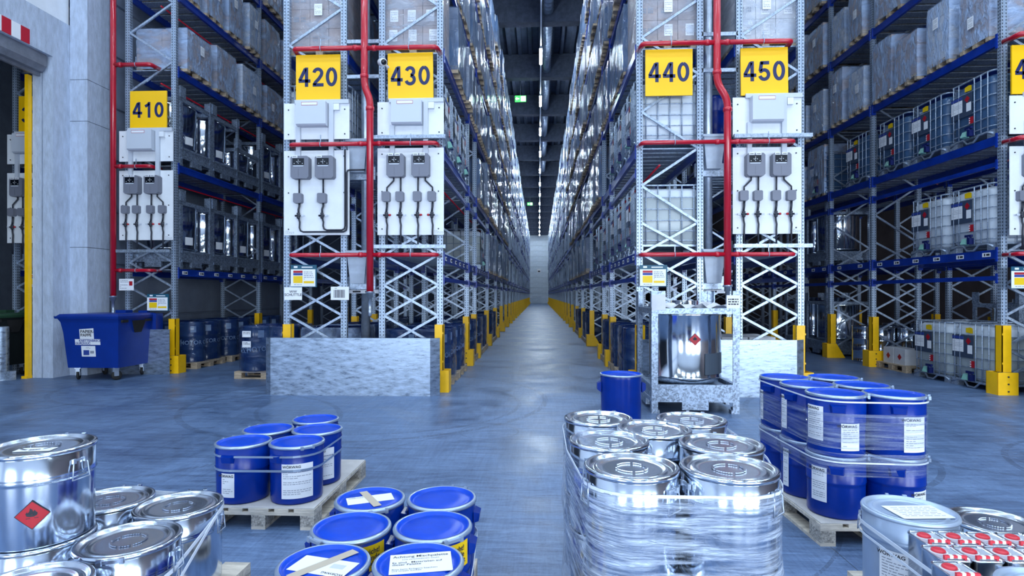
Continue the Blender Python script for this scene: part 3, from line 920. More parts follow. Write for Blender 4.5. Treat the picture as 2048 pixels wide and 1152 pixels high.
def upper_board(x0, x1, z0, z1, y, where):
    t = thing('alarm_board', 'white upper board with light grey switch box at %s' % where, 'panel', (x0, y, z0), 0, 'upper boards on rack ends')
    Wd, Hd = x1 - x0, z1 - z0
    MB().box(0, Wd, 0, 0.015, 0, Hd).obj('board', 'white_board', t)
    sw = MB().lathe([(0.012, 0), (0.012, 0.008)], 8, cap1=True).mesh('screw', 'steel_dark')
    for u, v in ((0.07, 0.14), (0.93, 0.14), (0.07, 0.82), (0.93, 0.82)):
        put('screw', sw, t, (Wd * u, 0, Hd * v), rot=(R(90), 0, 0))
    b = MB()
    b.box(Wd * 0.24, Wd * 0.69, -0.16, 0, Hd * 0.36, Hd * 0.97)
    b.prism_x([(-0.16, Hd * 0.36), (0, Hd * 0.36), (0, Hd * 0.32), (-0.13, Hd * 0.32)], Wd * 0.24, Wd * 0.69)
    bo = b.obj('switch_box', 'cabinet_grey', t)
    MB().box(Wd * 0.33, Wd * 0.56, -0.163, -0.16, Hd * 0.87, Hd * 0.94).obj('nameplate', 'white_paper', bo)
    MB().box(Wd * 0.325, Wd * 0.565, -0.1615, -0.16, Hd * 0.86, Hd * 0.95).obj('nameplate_border', 'red_label', bo)
    MB().lathe([(0.03, 0), (0.03, 0.01)], 12, cap1=True).mesh
    MB().box(Wd * 0.70, Wd * 0.77, -0.05, 0, -0.34, Hd * 0.99).obj('cable_duct', 'cabinet_grey', t)
    MB().box(Wd * 0.20, Wd * 0.265, -0.05, 0, -0.34, Hd * 0.34).obj('cable_duct', 'cabinet_grey', t)
    MB().box(Wd * 0.18, Wd * 1.0, -0.04, 0, Hd * 0.97, Hd * 1.08).obj('cable_duct', 'cabinet_grey', t)
    MB().box(Wd * 0.775, Wd * 0.86, -0.06, 0, Hd * 0.78, Hd * 0.95).obj('junction_box', 'white_board', t)
    return t

def transmitter(t, Wd, Hd, u0, u1, v0, v1, tags):
    x0, x1, z1, z0 = Wd * u0, Wd * u1, Hd * (1 - v0), Hd * (1 - v1)
    m = MB()
    c = 0.03
    m.prism_y([(x0 + c, z0), (x1 - c, z0), (x1, z0 + c), (x1, z1 - c), (x1 - c, z1), (x0 + c, z1), (x0, z1 - c), (x0, z0 + c)], -0.14, 0)
    bo = m.obj('transmitter', 'instrument_grey', t)
    w = x1 - x0; h = z1 - z0
    MB().box(x0 + w * 0.12, x0 + w * 0.76, -0.146, -0.14, z1 - h * 0.42, z1 - h * 0.11).obj('display', 'display', bo)
    mk = MB()
    cx, cz = x0 + w * 0.45, z1 - h * 0.265
    for dx, dz in ((0, 0.028), (0, -0.028), (-0.028, 0), (0.028, 0), (0, 0.006), (-0.01, -0.008), (-0.07, -0.03), (0.07, -0.03)):
        mk.box(cx + dx - 0.005, cx + dx + 0.005, -0.148, -0.146, cz + dz - 0.005, cz + dz + 0.005)
    mk.obj('display_marks', 'white_paper', bo)
    MB().prism_y([(x0 + w * 0.12, z1 - h * 0.42), (x0 + w * 0.76, z1 - h * 0.42), (x0 + w * 0.70, z1 - h * 0.47), (x0 + w * 0.18, z1 - h * 0.47)], -0.143, -0.14).obj('display_lip', 'cabinet_grey', bo)
    for q in range(tags):
        xx = x0 + w * (0.10 + 0.38 * q)
        tg = MB().box(xx, xx + w * 0.29, -0.148, -0.14, z1 - h * 0.09, z1 + 0.005)
        tg.mat(1).box(xx + 0.012, xx + w * 0.29 - 0.012, -0.15, -0.148, z1 - h * 0.055, z1 - h * 0.03).obj('tag', ['white_paper', 'print'], bo)
    MB().box(x0 + w * 0.449, x0 + w * 0.455, -0.1415, -0.14, z0 + 0.02, z0 + h * 0.42).obj('seam', 'steel_dark', bo)
    return bo
def jbox(t, x, z, w=0.145, h=0.165):
    m = MB().prism_y([(x - w / 2, z - h / 2 + 0.02), (x - w / 2 + 0.02, z - h / 2), (x + w / 2 - 0.02, z - h / 2), (x + w / 2, z - h / 2 + 0.02), (x + w / 2, z + h / 2 - 0.015), (x + w / 2 - 0.015, z + h / 2), (x - w / 2 + 0.015, z + h / 2), (x - w / 2, z + h / 2 - 0.015)], -0.09, 0)
    return m.obj('junction_box', 'instrument_grey', t)
def valve(t, x, z, side, redk):
    m = MB()
    m.lathe([(0.0, -0.055), (0.022, -0.05), (0.03, -0.03), (0.022, -0.01), (0.034, 0.0), (0.022, 0.012), (0.03, 0.03), (0.024, 0.05), (0, 0.055)], 10, c=(x, -0.045, z))
    m.tube([(x - 0.055, -0.05, z), (x + 0.055, -0.05, z)], 0.016, 8)
    v = m.obj('valve', 'conduit', t)
    MB().box(x + side * 0.05, x + side * 0.10, -0.065, -0.04, z - 0.016, z + 0.012).obj('valve_tag', 'cabinet_grey', v)
    if redk: MB().lathe([(0.0, -0.02), (0.022, -0.012), (0.022, 0.012), (0, 0.02)], 8, c=(x - side * 0.06, -0.055, z)).obj('knob', 'red_label', v)
def lower_board(x0, x1, z0, z1, y, where, kind):
    t = thing('gas_panel', 'white instrument board with %s at %s' % ('two transmitters and two valves' if kind == 2 else 'two transmitters and four valves', where), 'panel', (x0, y, z0), 0, 'instrument boards on rack ends')
    Wd, Hd = x1 - x0, z1 - z0
    MB().box(0, Wd, 0, 0.015, 0, Hd).obj('board', 'white_board', t)
    sw = MB().lathe([(0.012, 0), (0.012, 0.008)], 8, cap1=True).mesh('screw', 'steel_dark')
    for u, v in ((0.07, 0.93), (0.92, 0.93), (0.07, 0.5), (0.92, 0.5), (0.07, 0.07), (0.92, 0.07)):
        put('screw', sw, t, (Wd * u, 0, Hd * v), rot=(R(90), 0, 0))
    pr = MB()
    print_lines(pr, 0.15, 0.06, 3, seed=3, ox=Wd * (0.09 if kind == 2 else 0.92), oz=0.05, th=0.006)
    pr.obj('print', 'print_grey', t)
    X = lambda u: Wd * u
    Z = lambda v: Hd * (1 - v)
    if kind == 2:
        transmitter(t, Wd, Hd, 0.152, 0.424, 0.084, 0.347, 1)
        transmitter(t, Wd, Hd, 0.52, 0.797, 0.084, 0.347, 1)
        spec = [(0.236, 0.25, 0.57, 0.238), (0.60, 0.615, 0.57, 0.598)]
        for k, (ub, ut, vv, uv) in enumerate(spec):
            MB().tube([(X(ut), -0.04, Z(0.347)), (X(ut), -0.04, Z(0.512))], 0.014, 8).obj('conduit', 'conduit', t)
            jbox(t, X(ub), Z(vv))
            MB().tube([(X(ub + 0.015), -0.04, Z(0.629)), (X(ub + 0.016), -0.04, Z(0.66)), (X(uv), -0.04, Z(0.70)), (X(uv), -0.04, Z(0.75))], 0.018, 8).obj('conduit', 'conduit', t)
            valve(t, X(uv), Z(0.775), 1, False)
            e = 0.965 if k == 0 else 0.945
            ur = 0.972 if k == 0 else 0.945
            path = [(X(uv), -0.04, Z(0.80)), (X(uv + 0.02), -0.04, Z(0.85)), (X(uv + 0.015), -0.04, Z(e - 0.05)), (X(uv + 0.03), -0.04, Z(e - 0.015)), (X(uv + 0.07), -0.04, Z(e)),
                    (X(ur - 0.05), -0.04, Z(e)), (X(ur - 0.01), -0.04, Z(e - 0.015)), (X(ur), -0.04, Z(e - 0.05)), (X(ur), -0.04, Z(0.0) if k else Z(0.27))]
            if k == 0: path += [(X(ur) + 0.02, -0.04, Z(0.245)), (X(1.0) + 0.02, -0.04, Z(0.24)), (X(1.25), -0.04, Z(0.24))]
            MB().tube(path, 0.015, 8).obj('conduit', 'conduit', t)
    else:
        transmitter(t, Wd, Hd, 0.166, 0.428, 0.086, 0.347, 2)
        transmitter(t, Wd, Hd, 0.537, 0.80, 0.086, 0.347, 2)
        for k, (ut, ub) in enumerate(((0.255, 0.143), (0.36, 0.349), (0.622, 0.61), (0.73, 0.827))):
            MB().tube([(X(ut), -0.04, Z(0.347)), (X(ut), -0.04, Z(0.38)), (X(ub + 0.01), -0.04, Z(0.46)), (X(ub + 0.01), -0.04, Z(0.505))], 0.014, 8).obj('conduit', 'conduit', t)
            jbox(t, X(ub), Z(0.565), 0.135, 0.165)
            MB().tube([(X(ub + 0.012), -0.04, Z(0.628)), (X(ub + 0.01), -0.04, Z(0.68)), (X(ub), -0.04, Z(0.74))], 0.018, 8).obj('conduit', 'conduit', t)
            valve(t, X(ub + 0.002), Z(0.775), 1 if k % 2 else -1, k != 1)
            MB().tube([(X(ub), -0.04, Z(0.80)), (X(ub + 0.004), -0.04, Z(0.85)), (X(ub + 0.015), -0.04, Z(0.89)), (X(ub + 0.01), -0.04, Z(0.95)), (X(ub + 0.01), -0.04, Z(1.16))], 0.015, 8).obj('conduit', 'conduit', t)
    return t
BOARDS = [('420', -4.32, -3.195, 2.655, 4.085, 4.275, 4.885, 9.56, 2), ('430', -2.715, -1.592, 2.65, 4.11, 4.285, 4.885, 9.56, 4), ('450', 3.165, 4.265, 2.64, 4.05, 4.235, 4.868, 9.56, 4),
          ('410', -8.765, -7.605, 2.785, 4.235, 4.425, 5.065, 11.62, 4), ('460', 7.60, 8.70, 2.61, 4.045, 4.245, 4.865, 9.66, 4), ('390', -11.21, -10.15, 2.735, 4.21, 4.40, 5.025, 11.62, 4)]
for num, x0, x1, z0, z1, u0, u1, y, kind in BOARDS:
    wh = {'460': 'the right picture edge', '390': 'the rack seen through the gateway'}.get(num, 'rack end %s' % num)
    upper_board(x0, x1, u0, u1, y, wh)
    lower_board(x0, x1, z0, z1, y, wh, kind)

# red sprinkler risers with branches
def bend(pts, r=0.07, n=4):
    """round the corners of a pipe route"""
    out = [Vector(pts[0])]
    for i in range(1, len(pts) - 1):
        a, b, c = Vector(pts[i - 1]), Vector(pts[i]), Vector(pts[i + 1])
        d0 = (a - b).normalized(); d1 = (c - b).normalized()
        p0 = b + d0 * min(r, (a - b).length * 0.45); p1 = b + d1 * min(r, (c - b).length * 0.45)
        for k in range(n + 1):
            t = k / n
            out.append(p0 * (1 - t) ** 2 + b * 2 * t * (1 - t) + p1 * t * t)
    out.append(Vector(pts[-1]))
    return out
def collar(p, axis, r):
    m = MB().lathe([(0, -0.03), (r * 1.22, -0.03), (r * 1.22, 0.03), (0, 0.03)], 12)
    rot = {'z': (0, 0, 0), 'x': (0, R(90), 0), 'y': (R(90), 0, 0)}[axis]
    return m, rot
def riser(route, r, branches, y, label, end=True):
    t = thing('sprinkler_riser', label, 'pipe', (route[0][0], y, 0))
    ox = route[0][0]
    MB().tube(bend([(x - ox, 0, z) for x, z in route], 0.12), r, 14).obj('riser_pipe', 'red_pipe', t)
    zlo = min(z for _, z in route)
    for x, z in route[1:-1]:
        for dz in ((0.16,) if z > 5 else (-0.16,)):
            m, rot = collar((0, 0, 0), 'z', r)
            put('coupling', m.mesh('coupling', 'red_pipe'), t, (x - ox, 0, z + dz), rot=rot)
    for (xs, xe, z, rb) in branches:
        sg = 1 if xe > xs else -1
        MB().tube(bend([(xs - ox, 0, z), (xe - ox, 0, z + 0.0), (xe - ox + sg * 0.03, 0.30, z)], 0.06), rb, 10).obj('branch_pipe', 'red_pipe', t)
        m, rot = collar(0, 'x', rb)
        put('coupling', m.mesh('coupling', 'red_pipe'), t, (xs - ox + sg * (r + 0.10), 0, z), rot=rot)
        mm = MB().tube([(rb * 1.1 * math.cos(a), 0, rb * 1.1 * math.sin(a)) for a in [2 * PI * k / 12 for k in range(12)]], 0.007, 6, closed=True)
        mm.box(-0.006, 0.006, -0.006, 0.006, rb, 0.16)
        put('clamp', mm.mesh('clamp', 'galv'), t, (xs - ox + (xe - xs) * 0.62, 0, z), rz=R(90))
        MB().lathe([(0, -0.02), (0.035, -0.02), (0.035, 0.02), (0, 0.02)], 10).obj('end_clamp', 'galv', t, (xe - ox + sg * 0.02, 0.16, z))
    if end:
        e = MB().lathe([(r * 1.3, 0.0), (r * 1.3, -0.03), (r * 0.9, -0.03), (r * 0.9, -0.10), (r * 0.55, -0.10), (r * 0.55, -0.30), (r * 0.7, -0.32), (r * 0.5, -0.40), (0.0, -0.42)], 12)
        e.obj('drain_valve', 'galv_pipe', t, (route[-1][0] - ox, 0, zlo))
    return t
riser([(-2.905, 11.2), (-2.905, 5.12), (-2.81, 4.90), (-2.81, 1.70)], 0.058,
      [(-2.90, -4.10, 5.76, 0.040), (-2.90, -1.70, 5.75, 0.040), (-2.81, -4.16, 4.16, 0.036), (-2.81, -1.71, 4.16, 0.036), (-2.81, -4.16, 2.31, 0.036), (-2.81, -1.71, 2.31, 0.036)], 9.45,
      'red sprinkler riser pipe with side branches between racks 420 and 430')
riser([(2.877, 11.2), (2.877, 5.08), (3.044, 4.80), (3.044, 1.80)], 0.058,
      [(2.88, 1.69, 5.73, 0.040), (2.88, 4.06, 5.73, 0.040), (3.04, 1.69, 4.12, 0.036), (3.04, 4.10, 4.12, 0.036), (3.04, 1.69, 2.30, 0.036), (3.04, 4.10, 2.30, 0.036)], 9.45,
      'red sprinkler riser pipe with side branches between racks 440 and 450')
riser([(-8.84, 11.2), (-8.84, 1.62)], 0.055, [(-8.84, -8.05, 6.42, 0.045), (-8.84, -8.05, 4.31, 0.040), (-8.84, -8.05, 2.15, 0.036)], 11.55,
      'red sprinkler riser pipe beside the concrete pillar at rack 410')
riser([(9.0, 11.2), (9.0, 1.8)], 0.058, [(9.0, 7.66, 5.80, 0.045), (9.0, 7.66, 4.15, 0.040), (9.0, 7.66, 2.30, 0.036)], 9.52,
      'red sprinkler pipe branches at the right picture edge', end=False)
# thin red sprinkler lines inside the racks
for xx, z, y0, y1, wh in ((-8.05, 6.15, 11.9, 33, 'under second shelf of rack 410'), (-8.05, 7.80, 11.9, 33, 'under third shelf of rack 410'), (-8.5, 4.20, 11.9, 33, 'above the lower crates of rack 410'),
                          (-2.05, 3.85, 9.9, 40, 'under second shelf of rack 430'), (-2.05, 5.55, 9.9, 40, 'under third shelf of rack 430'), (-2.05, 7.22, 9.9, 40, 'under fourth shelf of rack 430'),
                          (2.05, 3.85, 9.9, 40, 'under second shelf of rack 440'), (8.5, 4.08, 10, 33, 'under second shelf of right-edge rack')):
    t = thing('sprinkler_line', 'thin red sprinkler line %s' % wh, 'pipe', (xx, y0, z), 0, 'sprinkler lines inside the racks')
    MB().tube([(0, 0, 0), (0, y1 - y0, 0)], 0.017, 8).obj('pipe', 'red_pipe', t)
    hd = MB().lathe([(0.006, 0), (0.008, -0.05), (0.022, -0.055), (0.022, -0.06)], 6, cap1=True).mesh('sprinkler_head', 'red_pipe')
    y = 0.9
    while y < min(y1 - y0, 12):
        put('sprinkler_head', hd, t, (0, y, -0.02)); y += 1.8

# downpipes and plastic funnels in the gaps
def downpipe(x, y, label, z1=11.0):
    t = thing('downpipe', label, 'pipe', (x, y, 0))
    MB().tube([(0, 0, 0), (0, 0, z1)], 0.075, 14).obj('pipe', 'galv_pipe', t)
    for z in (1.7, 3.75):
        m = MB().box(-0.26, 0.26, -0.10, -0.085, z - 0.03, z + 0.03)
        m.mat(1).box(-0.20, -0.06, -0.103, -0.10, z - 0.014, z + 0.014).box(0.02, 0.12, -0.103, -0.10, z - 0.014, z + 0.014)
        m.obj('label_strip', ['white_paper', 'print'], t)
downpipe(-3.05, 10.0, 'galvanised downpipe in the gap between racks 420 and 430')
downpipe(2.89, 10.0, 'galvanised downpipe in the gap between racks 440 and 450')
def funnel(x, y, z, label):
    t = thing('cable_funnel', label, 'funnel', (x, y, z), 0, 'grey plastic funnels in the rack gaps')
    m = MB()
    m.frustum((-0.12, 0.12, -0.10, 0.10), (-0.17, 0.17, -0.13, 0.13), -0.26, 0.26)
    m.obj('hopper', 'funnel', t)
    MB().box(-0.19, 0.19, -0.15, 0.15, 0.26, 0.30).obj('rim', 'funnel', t)
    MB().box(-0.27, 0.27, 0.05, 0.12, -0.36, -0.14).obj('bracket', 'galv', t)
funnel(-3.10, 9.78, 4.0, 'upper grey plastic funnel between racks 420 and 430')
funnel(-3.10, 9.78, 2.1, 'lower grey plastic funnel between racks 420 and 430')
funnel(2.90, 9.78, 4.0, 'upper grey plastic funnel between racks 440 and 450')
funnel(2.90, 9.78, 2.1, 'lower grey plastic funnel between racks 440 and 450')
# gap ties
for i, (xx, wh) in enumerate(((-3.01, 'racks 420 and 430'), (3.0, 'racks 440 and 450'))):
    for j, z in enumerate((5.38, 5.98, 7.1)):
        o = MB().box(-0.29, 0.29, 9.70, 9.74, z - 0.03, z + 0.03).obj('spacer_tie', 'galv', None, (xx, 0, 0))
        tag(o, 'galvanised spacer tie joining %s, %s from below' % (wh, ORD[j]), 'tie', 'spacer ties')
# strut channels
for x0, x1, z, wh in ((-2.76, -1.55, 4.275, 'upper, on rack end 430'), (-2.76, -1.55, 2.45, 'lower, on rack end 430'), (3.16, 4.40, 4.22, 'upper, on rack end 450'), (3.16, 4.40, 2.44, 'lower, on rack end 450'), (-8.75, -7.6, 2.55, 'lower, on rack end 410')):
    y = 9.46 if x0 > -5 else 11.5
    o = MB().prism_x([(y, z - 0.03), (y, z + 0.03), (y + 0.06, z + 0.03), (y + 0.06, z - 0.03), (y + 0.05, z - 0.03), (y + 0.05, z + 0.022), (y + 0.01, z + 0.022), (y + 0.01, z - 0.03)], x0, x1).obj('strut_channel', 'galv')
    tag(o, 'galvanised strut channel, %s' % wh, 'rail', 'strut channels')
# camera
t = thing('security_camera', 'white bullet security camera left of sign 430', 'camera', (-2.60, 9.42, 5.50))
me = MB().lathe([(0, -0.12), (0.052, -0.12), (0.062, -0.10), (0.062, 0.06), (0.05, 0.09), (0, 0.10)], 16).mesh('housing', 'cctv_white')
put('housing', me, t, rot=(R(-72), 0, R(30)))
me = MB().lathe([(0, -0.126), (0.046, -0.126), (0.046, -0.11), (0, -0.11)], 16).mesh('lens', 'display')
put('lens', me, t, rot=(R(-72), 0, R(30)))
MB().tube([(0.02, 0.06, 0), (0.06, 0.10, -0.03), (0.08, 0.24, -0.02)], 0.022, 8).obj('arm', 'cctv_white', t)
MB().lathe([(0, 0), (0.06, 0), (0.06, 0.03), (0, 0.03)], 12).obj('mount', 'cctv_white', t, (0.08, 0.20, -0.05))
# info boards
def info_board(x0, x1, z0, z1, y, where):
    t = thing('info_board', 'teal-framed rack load notice with yellow field at %s' % where, 'notice', (x0, y, z0), 0, 'rack load notices')
    Wd, Hd = x1 - x0, z1 - z0
    MB().box(0, Wd, 0, 0.012, 0, Hd).obj('backing', 'teal', t)
    MB().box(0.0, Wd * 0.95, -0.002, 0, Hd * 0.03, Hd * 0.80).obj('sheet', 'white_paper', t)
    MB().box(Wd * 0.10, Wd * 0.46, -0.004, -0.002, Hd * 0.18, Hd * 0.50).obj('yellow_field', 'sticker_yellow', t)
    MB().box(Wd * 0.10, Wd * 0.46, -0.004, -0.002, Hd * 0.64, Hd * 0.74).obj('red_field', 'red_label', t)
    MB().box(Wd * 0.10, Wd * 0.46, -0.004, -0.002, Hd * 0.53, Hd * 0.63).obj('blue_field', 'print_blue', t)
    MB().box(Wd * 0.50, Wd * 0.90, -0.004, -0.002, Hd * 0.17, Hd * 0.27).obj('yellow_strip', 'sticker_yellow', t)
    pr = MB(); print_lines(pr, Wd * 0.38, Hd * 0.40, 5, 5, Wd * 0.70, Hd * 0.52, y=-0.003, th=0.012); print_lines(pr, Wd * 0.3, 0.03, 1, 6, Wd * 0.28, Hd * 0.11, y=-0.003, th=0.01)
    pr.obj('print', 'print_grey', t)
    MB().box(Wd * 0.12, Wd * 0.26, -0.002, 0, Hd * 0.86, Hd * 0.95).box(Wd * 0.42, Wd * 0.84, -0.002, 0, Hd * 0.87, Hd * 0.92).obj('header_print', 'white_paper', t)
info_board(-4.19, -3.745, 1.775, 2.15, 9.53, 'rack end 420')
info_board(1.655, 2.10, 1.78, 2.135, 9.53, 'rack end 440')
info_board(-8.12, -7.66, 1.31, 1.66, 11.56, 'rack end 410')
info_board(7.60, 8.05, 1.74, 2.10, 9.63, 'the right picture edge')
info_board(-10.75, -10.3, 1.80, 2.15, 11.56, 'the rack seen through the gateway')
t = thing('shuttle_sign', 'white sign reading WW SCHUTTLE on post of rack 420', 'sign', (-4.145, 9.52, 1.665))
MB().box(-0.152, 0.152, 0, 0.006, -0.107, 0.107).obj('plate', 'white_paper', t)
text_on_front('WW\nSCHUTTLE', 0.062, 'print', t, (0, -0.001, 0.005), bold=0.01)
t = thing('barcode_sign', 'white sign with a large barcode on rack 420', 'sign', (-3.344, 9.52, 1.67))
MB().box(-0.155, 0.155, 0, 0.006, -0.112, 0.112).obj('plate', 'white_paper', t)
m = MB(); rd = random.Random(4); x = -0.105
while x < 0.085:
    wdt = rd.choice((0.004, 0.008, 0.012)); m.box(x, x + wdt, -0.002, 0, -0.075, 0.06); x += wdt + rd.choice((0.004, 0.007))
print_lines(m, 0.12, 0.02, 1, 2, -0.03, 0.085, th=0.006)
m.obj('barcode', 'print', t)
t = thing('notice_sign', 'small white notice with red mark on rack 410', 'sign', (-8.565, 11.56, 1.855))
MB().box(-0.157, 0.157, 0, 0.006, -0.12, 0.12).obj('plate', 'white_paper', t)
m = MB(); print_lines(m, 0.26, 0.06, 2, 8, 0, 0.07, th=0.012); print_lines(m, 0.16, 0.10, 3, 9, -0.05, -0.04, th=0.012); m.obj('print', 'print_grey', t)
MB().box(0.06, 0.13, -0.002, 0, -0.02, 0.07).obj('red_mark', 'red_label', t)

# ================================================================ GOODS
UNIT_BOX = {}
def unit_box(m):
    if m not in UNIT_BOX:
        e = 0.02
        mb = MB().frustum((-0.5, 0.5, -0.5, 0.5), (-0.5, 0.5, -0.5, 0.5), 0.0, 1.0)
        UNIT_BOX[m] = mb.mesh('carton', m)
    return UNIT_BOX[m]
def pallet_boards(mb_top=None):
    """(kind, x0,x1,y0,y1,z0,z1) of a 1.2 x 0.8 pallet, long side along x, centred"""
    L = []
    for y in (-0.3275, -0.165, 0.0, 0.165, 0.3275):
        w = 0.0725 if abs(y) > 0.3 or y == 0 else 0.05
        L.append(('top_board', -0.6, 0.6, y - w, y + w, 0.122, 0.144))
    for x in (-0.5275, 0.0, 0.5275):
        L.append(('cross_board', x - 0.0725, x + 0.0725, -0.4, 0.4, 0.10, 0.122))
        for y in (-0.35, 0.0, 0.35):
            L.append(('block', x - 0.0725, x + 0.0725, y - 0.05, y + 0.05, 0.022, 0.10))
    for y in (-0.35, 0.0, 0.35):
        L.append(('bottom_board', -0.6, 0.6, y - 0.05, y + 0.05, 0.0, 0.022))
    return L
mb = MB()
for k, *b in pallet_boards(): mb.box(*b)
PALLET = mb.mesh('pallet', 'wood')
def film_shell(seed, nx=7, nz=8):
    """wrapped block in the unit cube (open below), pulled in and creased by the film"""
    mb = MB()
    def P(u, v, side):
        a = (u - 0.5)
        if side == 0: p = Vector((a, -0.5, v))
        elif side == 1: p = Vector((0.5, a, v))
        elif side == 2: p = Vector((-a, 0.5, v))
        else: p = Vector((-0.5, -a, v))
        q = p.copy(); q.x *= 1.0; q.y *= 1.0
        n = mnoise.noise(Vector((p.x * 3.1, p.y * 3.1, p.z * 4.5 + seed * 7.7)))
        edge = abs(a) * 2
        k = 1.02 + 0.022 * n - 0.02 * max(0, edge - 0.85) / 0.15 * 0.6
        if v > 0.97: k -= 0.03
        return (p.x * k, p.y * k, v * 1.0 + (0.012 * n if v > 0.9 else 0))
    for s in range(4):
        n = len(mb.v)
        for j in range(nz + 1):
            for i in range(nx + 1):
                mb.v.append(P(i / nx, j / nz, s))
        for j in range(nz):
            for i in range(nx):
                a = n + j * (nx + 1) + i
                mb.face([a, a + 1, a + nx + 2, a + nx + 1], True)
    n = len(mb.v); m = 5
    for j in range(m + 1):
        for i in range(m + 1):
            x, y = i / m - 0.5, j / m - 0.5
            mb.v.append((x, y, 1.012 + 0.015 * mnoise.noise(Vector((x * 4, y * 4, seed)))))
    for j in range(m):
        for i in range(m):
            a = n + j * (m + 1) + i
            mb.face([a, a + 1, a + m + 2, a + m + 1], True)
    return mb
FILMS = {fm: [film_shell(i).mesh('film', fm) for i in range(4)] for fm in ('film_load', 'film_side', 'film_dark', 'film_end')}
def stack_mesh(m):
    mb = MB()
    for k in range(5):
        for i in range(2):
            for j in range(3):
                x, y, z = (i - 0.5) * 0.5, (j - 1) / 3, k * 0.2
                mb.box(x - 0.246, x + 0.246, y - 0.163, y + 0.163, z, z + 0.195)
    return mb.mesh('carton_stack', m)
STACKS = [stack_mesh(m) for m in ('carton', 'carton_grey', 'carton_grey', 'carton_white')]
SHEET = MB().box(-0.5, 0.5, -0.5, 0.5, 0, 1).mesh('sheet', 'white_paper')
lsm = MB().box(-0.07, 0.07, -0.004, 0, -0.10, 0.10); lsm.mat(1); print_lines(lsm, 0.11, 0.15, 5, 11, y=-0.004, th=0.009)
LABEL_SHEET = lsm.mesh('label_sheet', ['white_paper', 'print_grey'])
cpm = MB()
for k_ in range(2):
    for (a_, b_, c_, d_) in ((-0.11, -0.02, 0.0, 0.035), (-0.11, -0.02, -0.05, -0.015), (0.01, 0.10, 0.0, 0.035), (0.01, 0.10, -0.05, -0.015)):
        for q_ in range(3):
            x_ = a_ + (b_ - a_) * q_ / 3
            cpm.box(x_, x_ + 0.021, -0.003, -0.001, c_, d_)
CARTON_PRINT = cpm.mesh('carton_print', 'print_grey')
SPEC_GROUP = 'film-wrapped pallets of cartons in the racks'
rl = random.Random(21)
def wrapped_load(x, y, z, dx, dy, h, face, detail, label, film='film_load', tone=None):
    """dx across the rack, dy along the aisle; face: (nx, ny) of the side in view"""
    t = thing('pallet_load', label, 'pallet load', (x, y, z), 0, SPEC_GROUP)
    put('pallet', PALLET, t, (0, 0, 0), rz=R(90) if dx < dy else 0, scale=(dy / 1.2, dx / 0.8, 1) if dx < dy else (dx / 1.2, dy / 0.8, 1))
    v = rl.randrange(4)
    m = tone or rl.choice(('carton', 'carton_grey', 'carton_grey', 'carton_white'))
    if detail:
        nx, ny, nz = 2, (3 if dy > 0.9 else 2), max(3, int(round(h / 0.30)))
        if detail == 2: nx, ny, nz = 3, 2, 4
        for k in range(nz):
            for i in range(nx):
                for j in range(ny):
                    put('carton', unit_box(m), t, (dx * ((i + 0.5) / nx - 0.5), dy * ((j + 0.5) / ny - 0.5), 0.144 + h * k / nz), scale=(dx / nx - 0.008, dy / ny - 0.008, h / nz - 0.006))
    else:
        put('carton_stack', STACKS[['carton', 'carton_grey', 'x', 'carton_white'].index(m)], t, (0, 0, 0.144), scale=(dx, dy, h))
    if detail == 2:
        rr_ = random.Random(int(x * 10) + int(z))
        for k in range(4):
            for i in range(3):
                if rr_.random() < 0.45:
                    put('label_sheet', LABEL_SHEET, t, (dx * ((i + 0.5) / 3 - 0.5) + rr_.uniform(-0.05, 0.05), -dy / 2 + 0.001, 0.144 + h * (k + 0.5) / 4))
                elif rr_.random() < 0.6:
                    put('carton_print', CARTON_PRINT, t, (dx * ((i + 0.5) / 3 - 0.5), -dy / 2 + 0.001, 0.144 + h * (k + 0.5) / 4))
    put('film', FILMS[film][v], t, (0, 0, 0.06), scale=(dx + 0.01, dy + 0.01, h + 0.09))
    if face and rl.random() < 0.7:
        nx_, ny_ = face
        rz = math.atan2(nx_, -ny_) if True else 0
        put('label_sheet', LABEL_SHEET, t, (nx_ * (dx * 0.52 + 0.022), ny_ * (dy * 0.52 + 0.022), 0.144 + h * rl.uniform(0.35, 0.7)), rz=rz) if ny_ else \
            put('label_sheet', LABEL_SHEET, t, (nx_ * (dx * 0.52 + 0.022), rl.uniform(-0.2, 0.2) * dy, 0.144 + h * rl.uniform(0.35, 0.7)), rz=rz)
    return t
SHELF = ['lowest', 'second', 'third', 'fourth', 'fifth', 'sixth']
